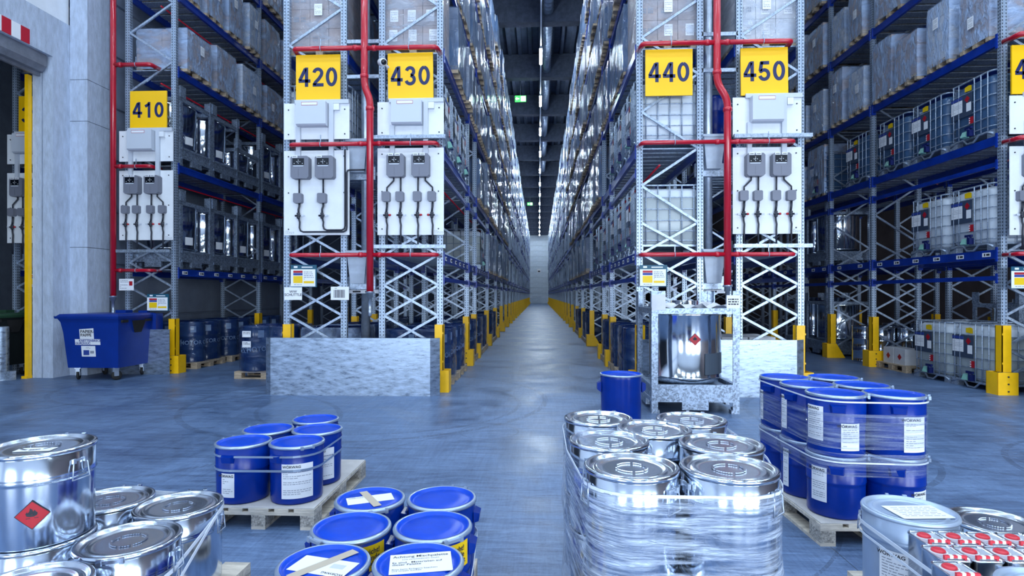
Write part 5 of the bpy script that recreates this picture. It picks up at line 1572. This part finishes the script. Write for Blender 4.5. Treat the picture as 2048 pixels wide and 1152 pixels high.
def drum(x, y, z, r, h, style, label, group, ang=-90, lab=(), paper=None, handle=None, clasp=None, lidrot=0):
    """open-head drum: body with bead, clamp ring, recessed lid, handles, labels"""
    nm = {'blue': 'blue_drum', 'silver': 'silver_drum', 'pail': 'grey_pail'}[style]
    t = thing(nm, label, 'drum', (x, y, z), 0, group)
    key = (style, r, h)
    if key not in _bm:
        rb = r * (0.955 if style == 'blue' else 0.965)
        rl_ = rb * (0.97 if style == 'blue' else 0.985)
        if style == 'blue':
            prof = [(0, 0.004), (rl_ - 0.012, 0.004), (rl_ - 0.004, 0.0), (rl_, 0.012), (rl_ + 0.002, h * 0.50), (rb - 0.004, h * 0.545), (rb + 0.003, h * 0.56), (rb, h * 0.58), (rb, h - 0.015), (rb - 0.01, h - 0.006)]
        else:
            prof = [(0, 0.004), (rl_ - 0.012, 0.004), (rl_ - 0.004, 0.0), (rl_, 0.012), (rl_ + 0.001, h * 0.66), (rb - 0.002, h * 0.685), (rb + 0.005, h * 0.70), (rb - 0.001, h * 0.715), (rb + 0.003, h * 0.735), (rb, h * 0.75), (rb, h - 0.015), (rb - 0.01, h - 0.006)]
        bm_ = {'blue': 'drum_blue', 'silver': 'drum_silver', 'pail': 'pail_grey'}[style]
        lm_ = {'blue': 'drum_lid_blue', 'silver': 'lid_silver', 'pail': 'pail_grey'}[style]
        rm_ = {'blue': 'ring_pale', 'silver': 'drum_silver', 'pail': 'pail_grey'}[style]
        body = MB().lathe(prof, 56).mesh('body', bm_)
        ringp = [(rb - 0.006, h - 0.020), (r - 0.001, h - 0.018), (r, h - 0.008), (r - 0.004, h), (rb - 0.006, h + 0.002), (rb - 0.012, h - 0.003)]
        ring = MB().lathe(ringp, 56).mesh('clamp_ring', rm_)
        if style == 'blue':
            lp = [(rb - 0.008, h + 0.001), (rb - 0.016, h - 0.001), (rb - 0.020, h - 0.011), (rb - 0.034, h - 0.013), (rb - 0.042, h - 0.008), (r * 0.4, h - 0.0065), (0.0015, h - 0.006)]
        else:
            lp = [(rb - 0.008, h + 0.001), (rb - 0.016, h - 0.001), (rb - 0.020, h - 0.013), (rb - 0.036, h - 0.014), (rb - 0.042, h - 0.007), (rb - 0.050, h - 0.007), (rb - 0.056, h - 0.012), (rb - 0.075, h - 0.013), (r * 0.5, h - 0.0125), (r * 0.25, h - 0.012), (0.0015, h - 0.012)]
        lid = MB().lathe(lp, 56, cap1=True).mesh('lid', lm_)
        em = None
        if style == 'silver':
            e = MB()
            for k in range(40):
                if k % 13 in (4, 9): continue
                a = 2 * PI * k / 40; rr = r * 0.32
                c_, s_ = math.cos(a), math.sin(a)
                e.box(rr * c_ - 0.004, rr * c_ + 0.004, rr * s_ - 0.006, rr * s_ + 0.006, h - 0.010, h - 0.006)
            em = e.mesh('embossing', 'lid_silver')
        hd = MB()
        if style == 'blue':
            # folded sheet handle on the side
            hd.v = [(rb - 0.002, -0.045, h * 0.72), (rb - 0.002, 0.045, h * 0.72), (rb - 0.002, 0.05, h * 0.86), (rb - 0.002, -0.05, h * 0.86),
                    (rb + 0.024, -0.034, h * 0.735), (rb + 0.024, 0.034, h * 0.735), (rb + 0.030, 0.038, h * 0.835), (rb + 0.030, -0.038, h * 0.835)]
            for q in ((4, 5, 6, 7), (0, 4, 7, 3), (1, 2, 6, 5), (0, 1, 5, 4), (3, 7, 6, 2)): hd.face(list(q))
            hme = hd.mesh('handle', 'drum_blue')
        else:
            hd.tube([(rb + 0.004, -0.028, h * 0.86), (rb + 0.012, -0.034, h * 0.82), (rb + 0.014, -0.042, h * 0.66), (rb + 0.014, 0.042, h * 0.66), (rb + 0.012, 0.034, h * 0.82), (rb + 0.004, 0.028, h * 0.86)], 0.0032, 6)
            hd.box(rb, rb + 0.012, -0.034, -0.020, h * 0.83, h * 0.88).box(rb, rb + 0.012, 0.020, 0.034, h * 0.83, h * 0.88).box(rb, rb + 0.006, -0.03, 0.03, h * 0.85, h * 0.87)
            hme = hd.mesh('handle', 'galv_pipe')
        cl = MB().box(r - 0.003, r + 0.009, -0.05, 0.04, h - 0.018, h - 0.005).box(r, r + 0.013, -0.055, -0.035, h - 0.022, h + 0.002).box(r, r + 0.013, 0.03, 0.045, h - 0.022, h + 0.002)
        clm = cl.mesh('clasp', rm_)
        _bm[key] = (body, ring, lid, em, hme, clm, rb, rl_)
    body, ring, lid, em, hme, clm, rb, rl_ = _bm[key]
    put('body', body, t)
    put('clamp_ring', ring, t)
    ld = put('lid', lid, t, rz=R(lidrot))
    if em: put('embossing', em, ld)
    for a in (handle if handle is not None else (ang - 55, ang + 125)):
        put('handle', hme, t, rz=R(a))
    put('clasp', clm, t, rz=R(clasp if clasp is not None else ang + 60))
    for k, (a, w_, z0, z1) in enumerate(lab):
        drum_label(t, (rl_ if z1 < h * 0.55 else rb), R(a), w_, z0, z1, seed=int(x * 100) + k)
    return t
DZ = 0.156      # top of pallet with its cover sheet
# --- blue drums on the left pallet
pallet(-1.97, 4.55, 0, 'wooden pallet carrying the five blue drums at left', 'board_paper', long_y=True)
for i, (x, y, lab, nm) in enumerate(((-2.19, 4.17, [(-97, 0.10, 0.05, 0.22)], 'front left one'), (-1.79, 4.18, [(-66, 0.22, 0.045, 0.29)], 'front right one with the large label'),
                                     (-2.19, 4.56, [], 'middle left one'), (-1.79, 4.57, [(-58, 0.2, 0.045, 0.29)], 'middle right one'), (-1.95, 4.94, [], 'rearmost one'))):
    drum(x, y, DZ, 0.197, 0.41, 'blue', 'blue lidded drum on the left pallet, %s' % nm, 'blue drums on the left pallet', lab=lab, handle=(-115 if i != 0 else -95, 65), clasp=-45 if i == 1 else 150)
def strap(pts, z, h, label, m='strap_white', r=0.2, th=0.003, n=24, zf=None):
    """band pulled round the outside of a group of round drums"""
    P = []
    for cx, cy in pts:
        for k in range(n):
            a = 2 * PI * k / n
            P.append((cx + r * math.cos(a), cy + r * math.sin(a)))
    P = sorted(set((round(a, 4), round(b, 4)) for a, b in P))
    def half(Q):
        o = []
        for p in Q:
            while len(o) > 1 and (o[-1][0] - o[-2][0]) * (p[1] - o[-2][1]) - (o[-1][1] - o[-2][1]) * (p[0] - o[-2][0]) <= 0: o.pop()
            o.append(p)
        return o[:-1]
    hull = half(P) + half(P[::-1])
    mb = MB()
    m_ = len(hull)
    cx = sum(p[0] for p in hull) / m_; cy = sum(p[1] for p in hull) / m_
    zz = zf or (lambda x, y: z)
    for x, y in hull:
        d_ = Vector((x - cx, y - cy)).normalized() * th
        k = zz(x, y)
        mb.v += [(x, y, k), (x, y, k + h), (x + d_.x, y + d_.y, k + h), (x + d_.x, y + d_.y, k)]
    for i in range(m_):
        j = (i + 1) % m_
        for q in range(4):
            q2 = (q + 1) % 4
            mb.face([i * 4 + q, i * 4 + q2, j * 4 + q2, j * 4 + q])
    o = mb.obj('strap', m)
    tag(o, label, 'strap')
    return o, hull
LB = [(-2.19, 4.17), (-1.79, 4.18), (-2.19, 4.56), (-1.79, 4.57), (-1.95, 4.94)]
strap(LB, DZ + 0.335, 0.014, 'upper plastic strap round the blue drums on the left pallet', 'strap_blue' if False else 'ring_pale', r=0.194)
strap(LB, DZ + 0.235, 0.016, 'lower plastic strap round the blue drums on the left pallet', 'ring_pale', r=0.192)

# --- blue drums in front centre
pallet(-0.74, 2.66, R(1), 'wooden pallet under the six blue drums in the front centre', None, long_y=True)
CB = [(-0.87, 2.29, 'front left'), (-0.49, 2.32, 'front right'), (-0.88, 2.66, 'middle left'), (-0.50, 2.69, 'middle right'), (-0.90, 3.03, 'rear left'), (-0.52, 3.06, 'rear right')]
cd = []
for i, (x, y, nm) in enumerate(CB):
    ex = {0: 'with taped paper on lid', 1: 'with German notice on lid', 4: 'with crossed tape and paper on lid'}.get(i, 'with bare lid')
    cd.append(drum(x, y, 0.144, 0.186, 0.42, 'blue', 'blue drum %s, front centre pallet, %s' % (ex, nm), 'blue drums on the front centre pallet', handle=(0, 180), clasp=(-50, -55, -125, -50, -60, 70)[i]))
for i, a0 in ((2, -52), (3, -52), (1, -52)):
    r = 0.1795
    s = MB().arc(r, R(a0 - 34), R(a0 + 34), 0.27, 0.385, 8).obj('warning_label', 'sticker_yellow', cd[i])
    ring_text(s, r, 0.33, R(a0 + 4), 'Vorsicht!\nReizende\nFlüssigkeit', 0.033, 'print', 0.02)
def lid_sheet(t, x, y, rz, w, l, z, name='paper_sheet', m='white_paper'):
    return MB().box(-w / 2, w / 2, -l / 2, l / 2, 0, 0.0012).obj(name, m, t, (x, y, z), rz)
zl = 0.42 - 0.0055
s = lid_sheet(cd[0], 0.005, -0.02, R(-14), 0.25, 0.13, zl)
lid_sheet(cd[0], 0.0, 0.0, R(52), 0.30, 0.045, zl + 0.002, 'adhesive_tape', 'tape_beige')
put('lettering', text_mesh('WÖRWAG', 0.02, 'print', 0.02, extrude=0.0), s, (0.07, -0.045, 0.0016), rz=R(180))
pr = MB(); pr.box(0.03, 0.09, -0.005, 0.03, 0.0012, 0.0016); pr.obj('stamp', 'cabinet_grey', s)
s = lid_sheet(cd[4], 0.0, 0.0, R(24), 0.24, 0.105, zl)
lid_sheet(cd[4], 0.0, 0.0, R(-56), 0.25, 0.042, zl + 0.002, 'adhesive_tape', 'tape_beige')
put('lettering', text_mesh('WÖRWAG', 0.016, 'print', 0.02, extrude=0.0), s, (-0.07, 0.035, 0.0016))
s = lid_sheet(cd[1], 0.01, 0.0, R(12), 0.25, 0.17, zl)
put('lettering', text_mesh('Achtung Mischpalette', 0.026, 'print', 0.012, extrude=0.0), s, (0, 0.060, 0.0016))
put('lettering', text_mesh('(mit verschiedenem Inhalt)', 0.014, 'print', 0.0, extrude=0.0), s, (0, 0.036, 0.0016))
put('lettering', text_mesh('Es sind   Materialien auf\ndieser Palette', 0.021, 'print', 0.01, 'LEFT', extrude=0.0), s, (-0.115, 0.0, 0.0016))
put('lettering', text_mesh('Bitte beim Einlagern beachten\nund einzeln buchen', 0.015, 'print', 0.0, 'LEFT', extrude=0.0), s, (-0.115, -0.055, 0.0016))
strap([(x, y) for x, y, _ in CB], 0.36, 0.016, 'white strap round the six blue drums in the front centre', r=0.190)

# --- silver drums front left
pallet(-2.02, 2.56, 0, 'wooden pallet under the silver drums at front left', None, long_y=True)
SG = 'silver drums on the front left pallet'
LS = [(-1.88, 2.92, 'rear right'), (-1.84, 2.50, 'middle right'), (-2.30, 2.98, 'rear left'), (-2.27, 2.52, 'middle left, under the upper drum'), (-1.92, 2.07, 'front, cut by picture bottom')]
sd = []
for i, (x, y, nm) in enumerate(LS):
    sd.append(drum(x, y, 0.146, 0.212, 0.41, 'silver', 'silver lidded drum on the front left pallet, %s' % nm, SG, lab=[(-62, 0.24, 0.04, 0.24)] if i == 1 else (), handle=(5, 185), clasp=-70 if i == 1 else 100))
T = drum(-2.27, 2.52, 0.556, 0.212, 0.41, 'silver', 'silver drum with red flame diamond stacked on top at far left', SG, handle=(-8, 172), clasp=95)
hazard(T, 0.206, R(-56), 0.155, 0.062)
lid_sheet(T, 0.02, -0.05, R(10), 0.15, 0.06, 0.40)
strap([(a, b) for a, b, _ in LS], 0.40, 0.020, 'clear plastic strap slanting round the silver drums at front left', 'strap_white', r=0.207, zf=lambda x, y: min(0.50, 0.50 + (y - 2.95) * 0.20))
strap([(a, b) for a, b, _ in LS], 0.40, 0.020, 'second clear plastic strap round the silver drums at front left', 'strap_white', r=0.209, zf=lambda x, y: min(0.515, 0.515 + (y - 2.95) * 0.42))

# --- wrapped silver drums front right
pallet(0.60, 2.82, 0, 'wooden pallet under the film-wrapped silver drums', None, long_y=True)
RS = [(0.37, 2.33, 'front left'), (0.755, 2.33, 'front right'), (0.33, 2.74, 'second row left'), (0.84, 2.70, 'second row right'), (0.59, 2.98, 'middle'), (0.33, 3.23, 'rear left'), (0.84, 3.22, 'rear right')]
for i, (x, y, nm) in enumerate(RS):
    drum(x, y, 0.146, 0.190, 0.41, 'silver', 'silver drum in lower layer of the film-wrapped stack, %s' % nm, 'film-wrapped silver drums, lower layer', handle=(-120, 60))
    drum(x, y, 0.556, 0.190, 0.41, 'silver', 'silver drum with embossed lid, upper layer of wrapped stack, %s' % nm, 'film-wrapped silver drums, upper layer', handle=(-120, 60) if i > 1 else (-45, 195), clasp=70)
def film_wrap(pts, r, zs, label, m, bulge=None, drop=None, seed=3):
    """stretch film round a group of drums: rings at the given (z, grow) heights"""
    n = 40
    P = []
    for cx, cy in pts:
        for k in range(n):
            a = 2 * PI * k / n
            P.append((cx + r * math.cos(a), cy + r * math.sin(a)))
    P = sorted(set((round(a, 4), round(b, 4)) for a, b in P))
    def half(Q):
        o = []
        for p in Q:
            while len(o) > 1 and (o[-1][0] - o[-2][0]) * (p[1] - o[-2][1]) - (o[-1][1] - o[-2][1]) * (p[0] - o[-2][0]) <= 0: o.pop()
            o.append(p)
        return o[:-1]
    hull = half(P) + half(P[::-1])
    # resample evenly
    Hn = 120
    seg = [math.dist(hull[i], hull[(i + 1) % len(hull)]) for i in range(len(hull))]
    tot = sum(seg); out = []; acc = 0; i = 0
    for k in range(Hn):
        s_ = tot * k / Hn
        while acc + seg[i] < s_: acc += seg[i]; i += 1
        f_ = (s_ - acc) / seg[i]
        a, b = hull[i], hull[(i + 1) % len(hull)]
        out.append((a[0] + (b[0] - a[0]) * f_, a[1] + (b[1] - a[1]) * f_))
    cx = sum(p[0] for p in out) / Hn; cy = sum(p[1] for p in out) / Hn
    mb = MB(); rings = []
    for z, g in zs:
        rg = []
        for k, (x, y) in enumerate(out):
            d_ = Vector((x - cx, y - cy)).normalized()
            w_ = mnoise.noise(Vector((x * 5, y * 5, z * 9 + seed))) * 0.006
            rg.append((x + d_.x * (g + w_), y + d_.y * (g + w_)))
        rings.append((rg, z))
    ring_loft(mb, rings, False, False)
    o = mb.obj('stretch_film', m)
    tag(o, label, 'film')
    return o
film_wrap([(a, b) for a, b, _ in RS], 0.190, [(0.10, 0.02), (0.16, 0.012), (0.30, 0.004), (0.44, 0.004), (0.53, 0.012), (0.565, 0.022), (0.60, 0.012), (0.68, 0.004), (0.76, 0.004), (0.84, 0.008), (0.875, 0.012), (0.905, 0.008)],
          'glossy clear stretch film round the stack of silver drums', 'film_dense')
strap([(a, b) for a, b, _ in RS], 0.902, 0.012, 'white band round the top of the film-wrapped silver drums', r=0.196)
# film drawn over the second-row lid
fmb = MB(); nn = 14; rd = random.Random(2)
for j in range(nn + 1):
    for i in range(nn + 1):
        u, v = i / nn * 2 - 1, j / nn * 2 - 1
        rr = max(abs(u), abs(v)) * 0.186; a = math.atan2(v, u)
        z = 0.972 + 0.012 * mnoise.noise(Vector((u * 3, v * 3, 1))) + 0.006
        if a > R(150) or a < R(-140): z -= max(0, rr - 0.13) * 1.8
        fmb.v.append((0.33 + rr * math.cos(a), 2.74 + rr * math.sin(a), z))
for j in range(nn):
    for i in range(nn):
        a = j * (nn + 1) + i; fmb.face([a, a + 1, a + nn + 2, a + nn + 1], True)
o = fmb.obj('film_scrap', 'film_clear'); tag(o, 'crumpled clear film lying over a second-row silver lid', 'film')

# --- blue drums two high at right
pallet(2.22, 4.47, R(2), 'wooden pallet under the two layers of blue drums at right', 'board_paper', long_y=True)
RB = [(2.05, 4.08, 'front left'), (2.43, 4.06, 'front right'), (2.03, 4.46, 'middle left'), (2.42, 4.44, 'middle right'), (2.02, 4.84, 'rear left'), (2.41, 4.83, 'rear right')]
for i, (x, y, nm) in enumerate(RB):
    lw = {0: [(-150, 0.11, 0.10, 0.33)], 1: [(-62, 0.13, 0.06, 0.20)], 2: [(-165, 0.06, 0.06, 0.34)]}.get(i, ())
    up = {0: [(-160, 0.13, 0.10, 0.33), (-88, 0.12, 0.05, 0.23)], 1: [(-80, 0.15, 0.05, 0.28)], 2: [(-172, 0.07, 0.08, 0.33)], 4: [(-178, 0.05, 0.06, 0.30)]}.get(i, ())
    drum(x, y, DZ, 0.192, 0.41, 'blue', 'blue drum in the lower layer of the right-hand stack, %s' % nm, 'blue drums of right stack, lower layer', lab=lw, handle=(-115, 65))
    drum(x, y, DZ + 0.41, 0.192, 0.41, 'blue', 'blue drum in the upper layer of the right-hand stack, %s' % nm, 'blue drums of right stack, upper layer', lab=up, handle=(-112, 68) if i < 2 else (-150, 30))
hp = [(a, b) for a, b, _ in RB]
film_wrap(hp, 0.189, [(0.63, 0.002), (0.70, 0.001), (0.80, 0.001), (0.86, 0.002)], 'clear film band round the upper blue drums at right', 'film_clear', seed=5)
film_wrap(hp, 0.191, [(0.45, 0.004), (0.50, 0.003), (0.545, 0.006), (0.585, 0.004), (0.60, 0.003)], 'clear film band round the joint of the two blue drum layers', 'film_clear', seed=8)
strap(hp, 0.935, 0.010, 'white strap round the upper rims of the blue drums at right', r=0.194)
strap(hp, 0.535, 0.010, 'white strap round the lower rims of the blue drums at right', r=0.194)

# --- grey pails and tins at the right front corner
pallet(2.08, 2.62, 0, 'wooden pallet under the grey pails and tins at lower right', None, long_y=True)
pg = drum(1.87, 3.00, 0.146, 0.212, 0.42, 'pail', 'grey metal pail with white notice on its lid, lower right', 'grey pails', lab=[(-135, 0.16, 0.06, 0.26)], handle=(-38, 142), clasp=75)
s = lid_sheet(pg, 0.03, -0.02, R(4), 0.26, 0.17, 0.412)
m = MB()
rd = random.Random(6)
for i in range(6):
    x = -0.10
    while x < 0.09:
        l = rd.uniform(0.015, 0.04); m.box(x, x + l, 0.055 - 0.022 * i, 0.060 - 0.022 * i, 0.0012, 0.0015); x += l + 0.008
m.obj('print', 'print_grey', s)
drum(2.30, 3.02, 0.146, 0.20, 0.36, 'silver', 'dark silver lidded drum behind the red-capped tins, lower right', 'silver drums lower right', handle=(20, 200), clasp=-10)
drum(1.935, 2.245, 0.146, 0.186, 0.40, 'pail', 'pale grey lidded pail cut by the lower right picture corner', 'grey pails', handle=(20, 200), clasp=100)
def tin(x, y, z, label):
    t = thing('tin_canister', label, 'canister', (x, y, z), 0, 'red-capped tin canisters')
    if 'tin' not in _bm:
        b = MB(); ring_loft(b, [(rrect(0.060, 0.073, 0.016, 3), 0.0), (rrect(0.060, 0.073, 0.016, 3), 0.330), (rrect(0.063, 0.076, 0.016, 3), 0.334), (rrect(0.063, 0.076, 0.016, 3), 0.342), (rrect(0.059, 0.072, 0.014, 3), 0.342), (rrect(0.057, 0.070, 0.014, 3), 0.335)])
        cap = MB().lathe([(0.027, 0.333), (0.027, 0.343), (0.024, 0.346), (0.0, 0.346)], 20)
        cap.lathe([(0.022, 0.346), (0.020, 0.348), (0.016, 0.346)], 20)
        hn = MB().box(-0.042, 0.048, -0.057, -0.045, 0.344, 0.354).box(-0.042, -0.032, -0.057, -0.045, 0.333, 0.345).box(0.038, 0.048, -0.057, -0.045, 0.333, 0.345)
        hk = MB().box(-0.022, -0.008, -0.0585, -0.0435, 0.342, 0.3555).box(0.010, 0.024, -0.0585, -0.0435, 0.342, 0.3555)
        tp_ = MB().prism(rrect(0.056, 0.069, 0.014, 3), 0.334, 0.3365)
        cr_ = MB().lathe([(0.035, 0.333), (0.035, 0.337), (0.030, 0.337)], 20)
        _bm['tin'] = (b.mesh('can', 'drum_silver'), cap.mesh('cap', 'cap_red'), hn.mesh('handle', 'cap_red'), hk.mesh('handle_clip', 'white_paper'), cr_.mesh('neck_ring', 'white_paper'), tp_.mesh('top_plate', 'tin_top'))
    b, cap, hn, hk, cr_, tp_ = _bm['tin']
    put('top_plate', tp_, t)
    put('can', b, t); put('cap', cap, t, (-0.012, 0.028, 0)); put('neck_ring', cr_, t, (-0.012, 0.028, 0)); h_ = put('handle', hn, t); put('handle_clip', hk, h_)
rows = [(2.695, 1.775, 5, 'rear row'), (2.540, 1.735, 5, 'middle row'), (2.385, 1.675, 1, 'front row')]
for y, x0, n, nm in rows:
    for i in range(n):
        tin(x0 + 0.130 * i, y, 0.205, 'red-capped tin canister at lower right, %s, %s from left' % (nm, ORD[i]))
o = MB().box(1.70, 2.44, 2.465, 2.775, 0.144, 0.205).box(1.61, 1.74, 2.305, 2.465, 0.144, 0.205).obj('cardboard_tray', 'carton')
tag(o, 'cardboard tray under the red-capped tins at lower right', 'tray')
tp = [(1.79, 2.48), (1.87, 3.0), (2.30, 3.02), (2.40, 2.62)]
strap([(1.87, 3.0), (1.86, 2.40), (2.30, 3.0), (2.30, 2.4)], 0.46, 0.018, 'clear plastic strap round the tins at lower right', r=0.2145, zf=lambda x, y: 0.475)
strap([(1.87, 3.0), (1.86, 2.40), (2.30, 3.0), (2.30, 2.4)], 0.40, 0.012, 'second clear plastic strap round the tins at lower right', r=0.2145, zf=lambda x, y: 0.425)

# --- single drum before the crate
t = thing('blue_drum', 'single blue drum standing on the floor left of the steel crate', 'drum', (1.06, 7.5, 0))
r, h = 0.275, 0.63
MB().lathe([(0, 0.004), (r - 0.035, 0.004), (r - 0.025, 0.0), (r - 0.022, 0.02), (r - 0.012, h - 0.06), (r - 0.010, h - 0.02), (r - 0.014, h - 0.01)], 48).obj('body', 'drum_blue', t)
MB().lathe([(r - 0.016, h - 0.022), (r, h - 0.02), (r + 0.002, h - 0.008), (r - 0.004, h), (r - 0.016, h + 0.002)], 48).obj('clamp_ring', 'ring_pale', t)
MB().lathe([(r - 0.014, h + 0.001), (r - 0.024, h - 0.002), (r - 0.03, h - 0.02), (r * 0.5, h - 0.015), (0, h - 0.012)], 48).obj('lid', 'drum_lid_blue', t)
for a in (0, 180):
    hb = MB(); hb.v = [(r - 0.015, -0.06, h * 0.62), (r - 0.015, 0.06, h * 0.62), (r - 0.015, 0.06, h * 0.84), (r - 0.015, -0.06, h * 0.84), (r + 0.035, -0.045, h * 0.68), (r + 0.035, 0.045, h * 0.68), (r + 0.035, 0.045, h * 0.80), (r + 0.035, -0.045, h * 0.80)]
    for q in ((4, 5, 6, 7), (0, 4, 7, 3), (1, 2, 6, 5), (0, 1, 5, 4), (3, 7, 6, 2)): hb.face(list(q))
    hb.obj('handle', 'drum_blue', t, rz=R(a))

# --- waste containers
def waste_bin(x, y, rz, label, body, lid, posters):
    t = thing('waste_container', label, 'container', (x, y, 0), rz)
    b = MB()
    b.frustum((-0.50, 0.50, -0.44, 0.46), (-0.545, 0.545, -0.50, 0.50), 0.24, 0.92)
    b.frustum((-0.545, 0.545, -0.50, 0.50), (-0.585, 0.565, -0.52, 0.52), 0.92, 1.12)
    b.frustum((-0.585, 0.565, -0.52, 0.52), (-0.63, 0.58, -0.55, 0.54), 1.12, 1.20)
    bo = b.obj('tub', body, t)
    for xx in (-0.36, 0.0, 0.36):
        MB().frustum((xx - 0.012, xx + 0.012, -0.462, -0.44), (xx - 0.012, xx + 0.012, -0.522, -0.50), 0.30, 0.90).obj('rib', body, bo) if not posters else None
    rm = MB()
    rm.frustum((-0.655, 0.60, -0.575, 0.56), (-0.665, 0.61, -0.585, 0.57), 1.19, 1.235)
    rm.frustum((-0.64, 0.59, -0.56, 0.55), (-0.60, 0.56, -0.52, 0.53), 1.235, 1.275)
    rm.box(-0.12, 0.10, 0.30, 0.50, 1.27, 1.33).box(0.28, 0.46, 0.42, 0.52, 1.27, 1.32)
    rm.obj('lid', lid, t)
    fl_ = MB()
    fl_.box(0.50, 0.66, 0.44, 0.60, 0.42, 1.24)
    fl_.box(0.60, 0.67, 0.40, 0.62, 0.50, 1.26)
    fl_.obj('hinge_flap', body, t)
    MB().box(0.568, 0.60, -0.46, -0.30, 1.11, 1.16).obj('lift_lug', 'rubber', t)
    MB().box(0.565, 0.60, 0.20, 0.36, 1.11, 1.16).obj('lift_lug', 'rubber', t)
    MB().frustum((0.52, 0.575, -0.06, 0.10), (0.55, 0.60, -0.16, 0.20), 0.90, 1.14).obj('lift_pocket', 'rubber', t)
    wm = MB().lathe([(0.03, -0.02), (0.08, -0.022), (0.092, -0.012), (0.092, 0.012), (0.08, 0.022), (0.03, 0.02)], 20).mesh('wheel', 'rubber')
    for cx, cy, tw in ((-0.36, -0.36, 25), (0.40, -0.38, -35), (-0.38, 0.36, 60), (0.40, 0.36, 20)):
        c = MB().box(-0.05, 0.05, -0.05, 0.05, 0.215, 0.245).box(-0.033, -0.026, -0.03, 0.05, 0.08, 0.22).box(0.026, 0.033, -0.03, 0.05, 0.08, 0.22).box(-0.033, 0.033, -0.05, -0.02, 0.16, 0.22)
        co = c.obj('caster_fork', 'galv_pipe', t, (cx, cy, 0), R(tw))
        put('wheel', wm, co, (0, 0.02, 0.092), rot=(0, R(90), 0))
    if posters == 1:
        rx = math.atan2(0.06, 0.68)
        def sheet(nm, x0, x1, z0, z1):
            yy = lambda z: -0.44 - 0.06 * (z - 0.24) / 0.68 - 0.003
            m = MB(); m.v = [(x0, yy(z0), z0), (x1, yy(z0), z0), (x1, yy(z1), z1), (x0, yy(z1), z1)]; m.face([0, 1, 2, 3])
            o_ = m.obj(nm, 'white_paper', t); return o_, yy
        s1, yy = sheet('paper_notice', -0.22, 0.06, 0.80, 0.985)
        put('lettering', text_mesh('PAPIER-\nPAPPE', 0.082, 'print', 0.012, 'LEFT', extrude=0.0005), s1, (-0.20, yy(0.905) - 0.006, 0.905), rot=(R(90) + rx, 0, 0))
        s1.data.vertices[2].co.z += 0.02
        s2, yy = sheet('company_sticker', -0.32, 0.18, 0.685, 0.795)
        put('lettering', text_mesh('KNETTENBRECH', 0.060, 'print_blue', 0.022, 'LEFT', extrude=0.0005), s2, (-0.24, yy(0.765) - 0.003, 0.765), rot=(R(90) + rx, 0, 0))
        put('lettering', text_mesh('GURDULIC', 0.060, 'print_blue', 0.022, 'LEFT', extrude=0.0005), s2, (-0.31, yy(0.715) - 0.003, 0.715), rot=(R(90) + rx, 0, 0))
        s3, yy = sheet('picture_notice', -0.205, 0.075, 0.46, 0.665)
        q = MB(); y0 = yy(0.55) - 0.002
        q.box(-0.165, -0.05, y0 - 0.001, y0, 0.49, 0.59); q.obj('picture', 'print_blue', s3)
        q = MB(); q.box(-0.03, 0.045, y0 - 0.001, y0, 0.52, 0.57); q.obj('picture', 'print_grey', s3)
        q = MB(); print_lines(q, 0.10, 0.03, 2, 3, -0.06, 0.63, y=yy(0.63) - 0.001, th=0.006); q.obj('print', 'print_grey', s3)
    elif posters == 2:
        put('lettering', text_mesh('KNETTENBRECH', 0.095, 'white_paper', 0.02, 'RIGHT', extrude=0.0005), t, (0.53, -0.505, 0.80), rot=(R(95), 0, 0))
        put('lettering', text_mesh('GURDULIC', 0.095, 'white_paper', 0.02, 'RIGHT', extrude=0.0005), t, (0.40, -0.495, 0.69), rot=(R(95), 0, 0))
    return t
waste_bin(-8.56, 11.10, 0, 'blue waste paper container on casters before the concrete pillar', 'bin_blue', 'bin_blue', 1)
waste_bin(-11.05, 11.02, 0, 'black waste container with green lid in the gateway at far left', 'bin_black', 'bin_green', 2)
t = thing('bollard', 'short galvanised bollard cylinder in the gateway at far left', 'bollard', (-10.42, 10.62, 0))
MB().lathe([(0.16, 0.0), (0.16, 1.02), (0.15, 1.03), (0, 1.035)], 28).obj('cylinder', 'galv_plate', t)
MB().lathe([(0.22, 0), (0.22, 0.02), (0.16, 0.022)], 28).obj('base_plate', 'galv', t)
MB().box(0.12, 0.28, -0.06, 0.08, 0, 0.17).obj('foot_bracket', 'galv', t)
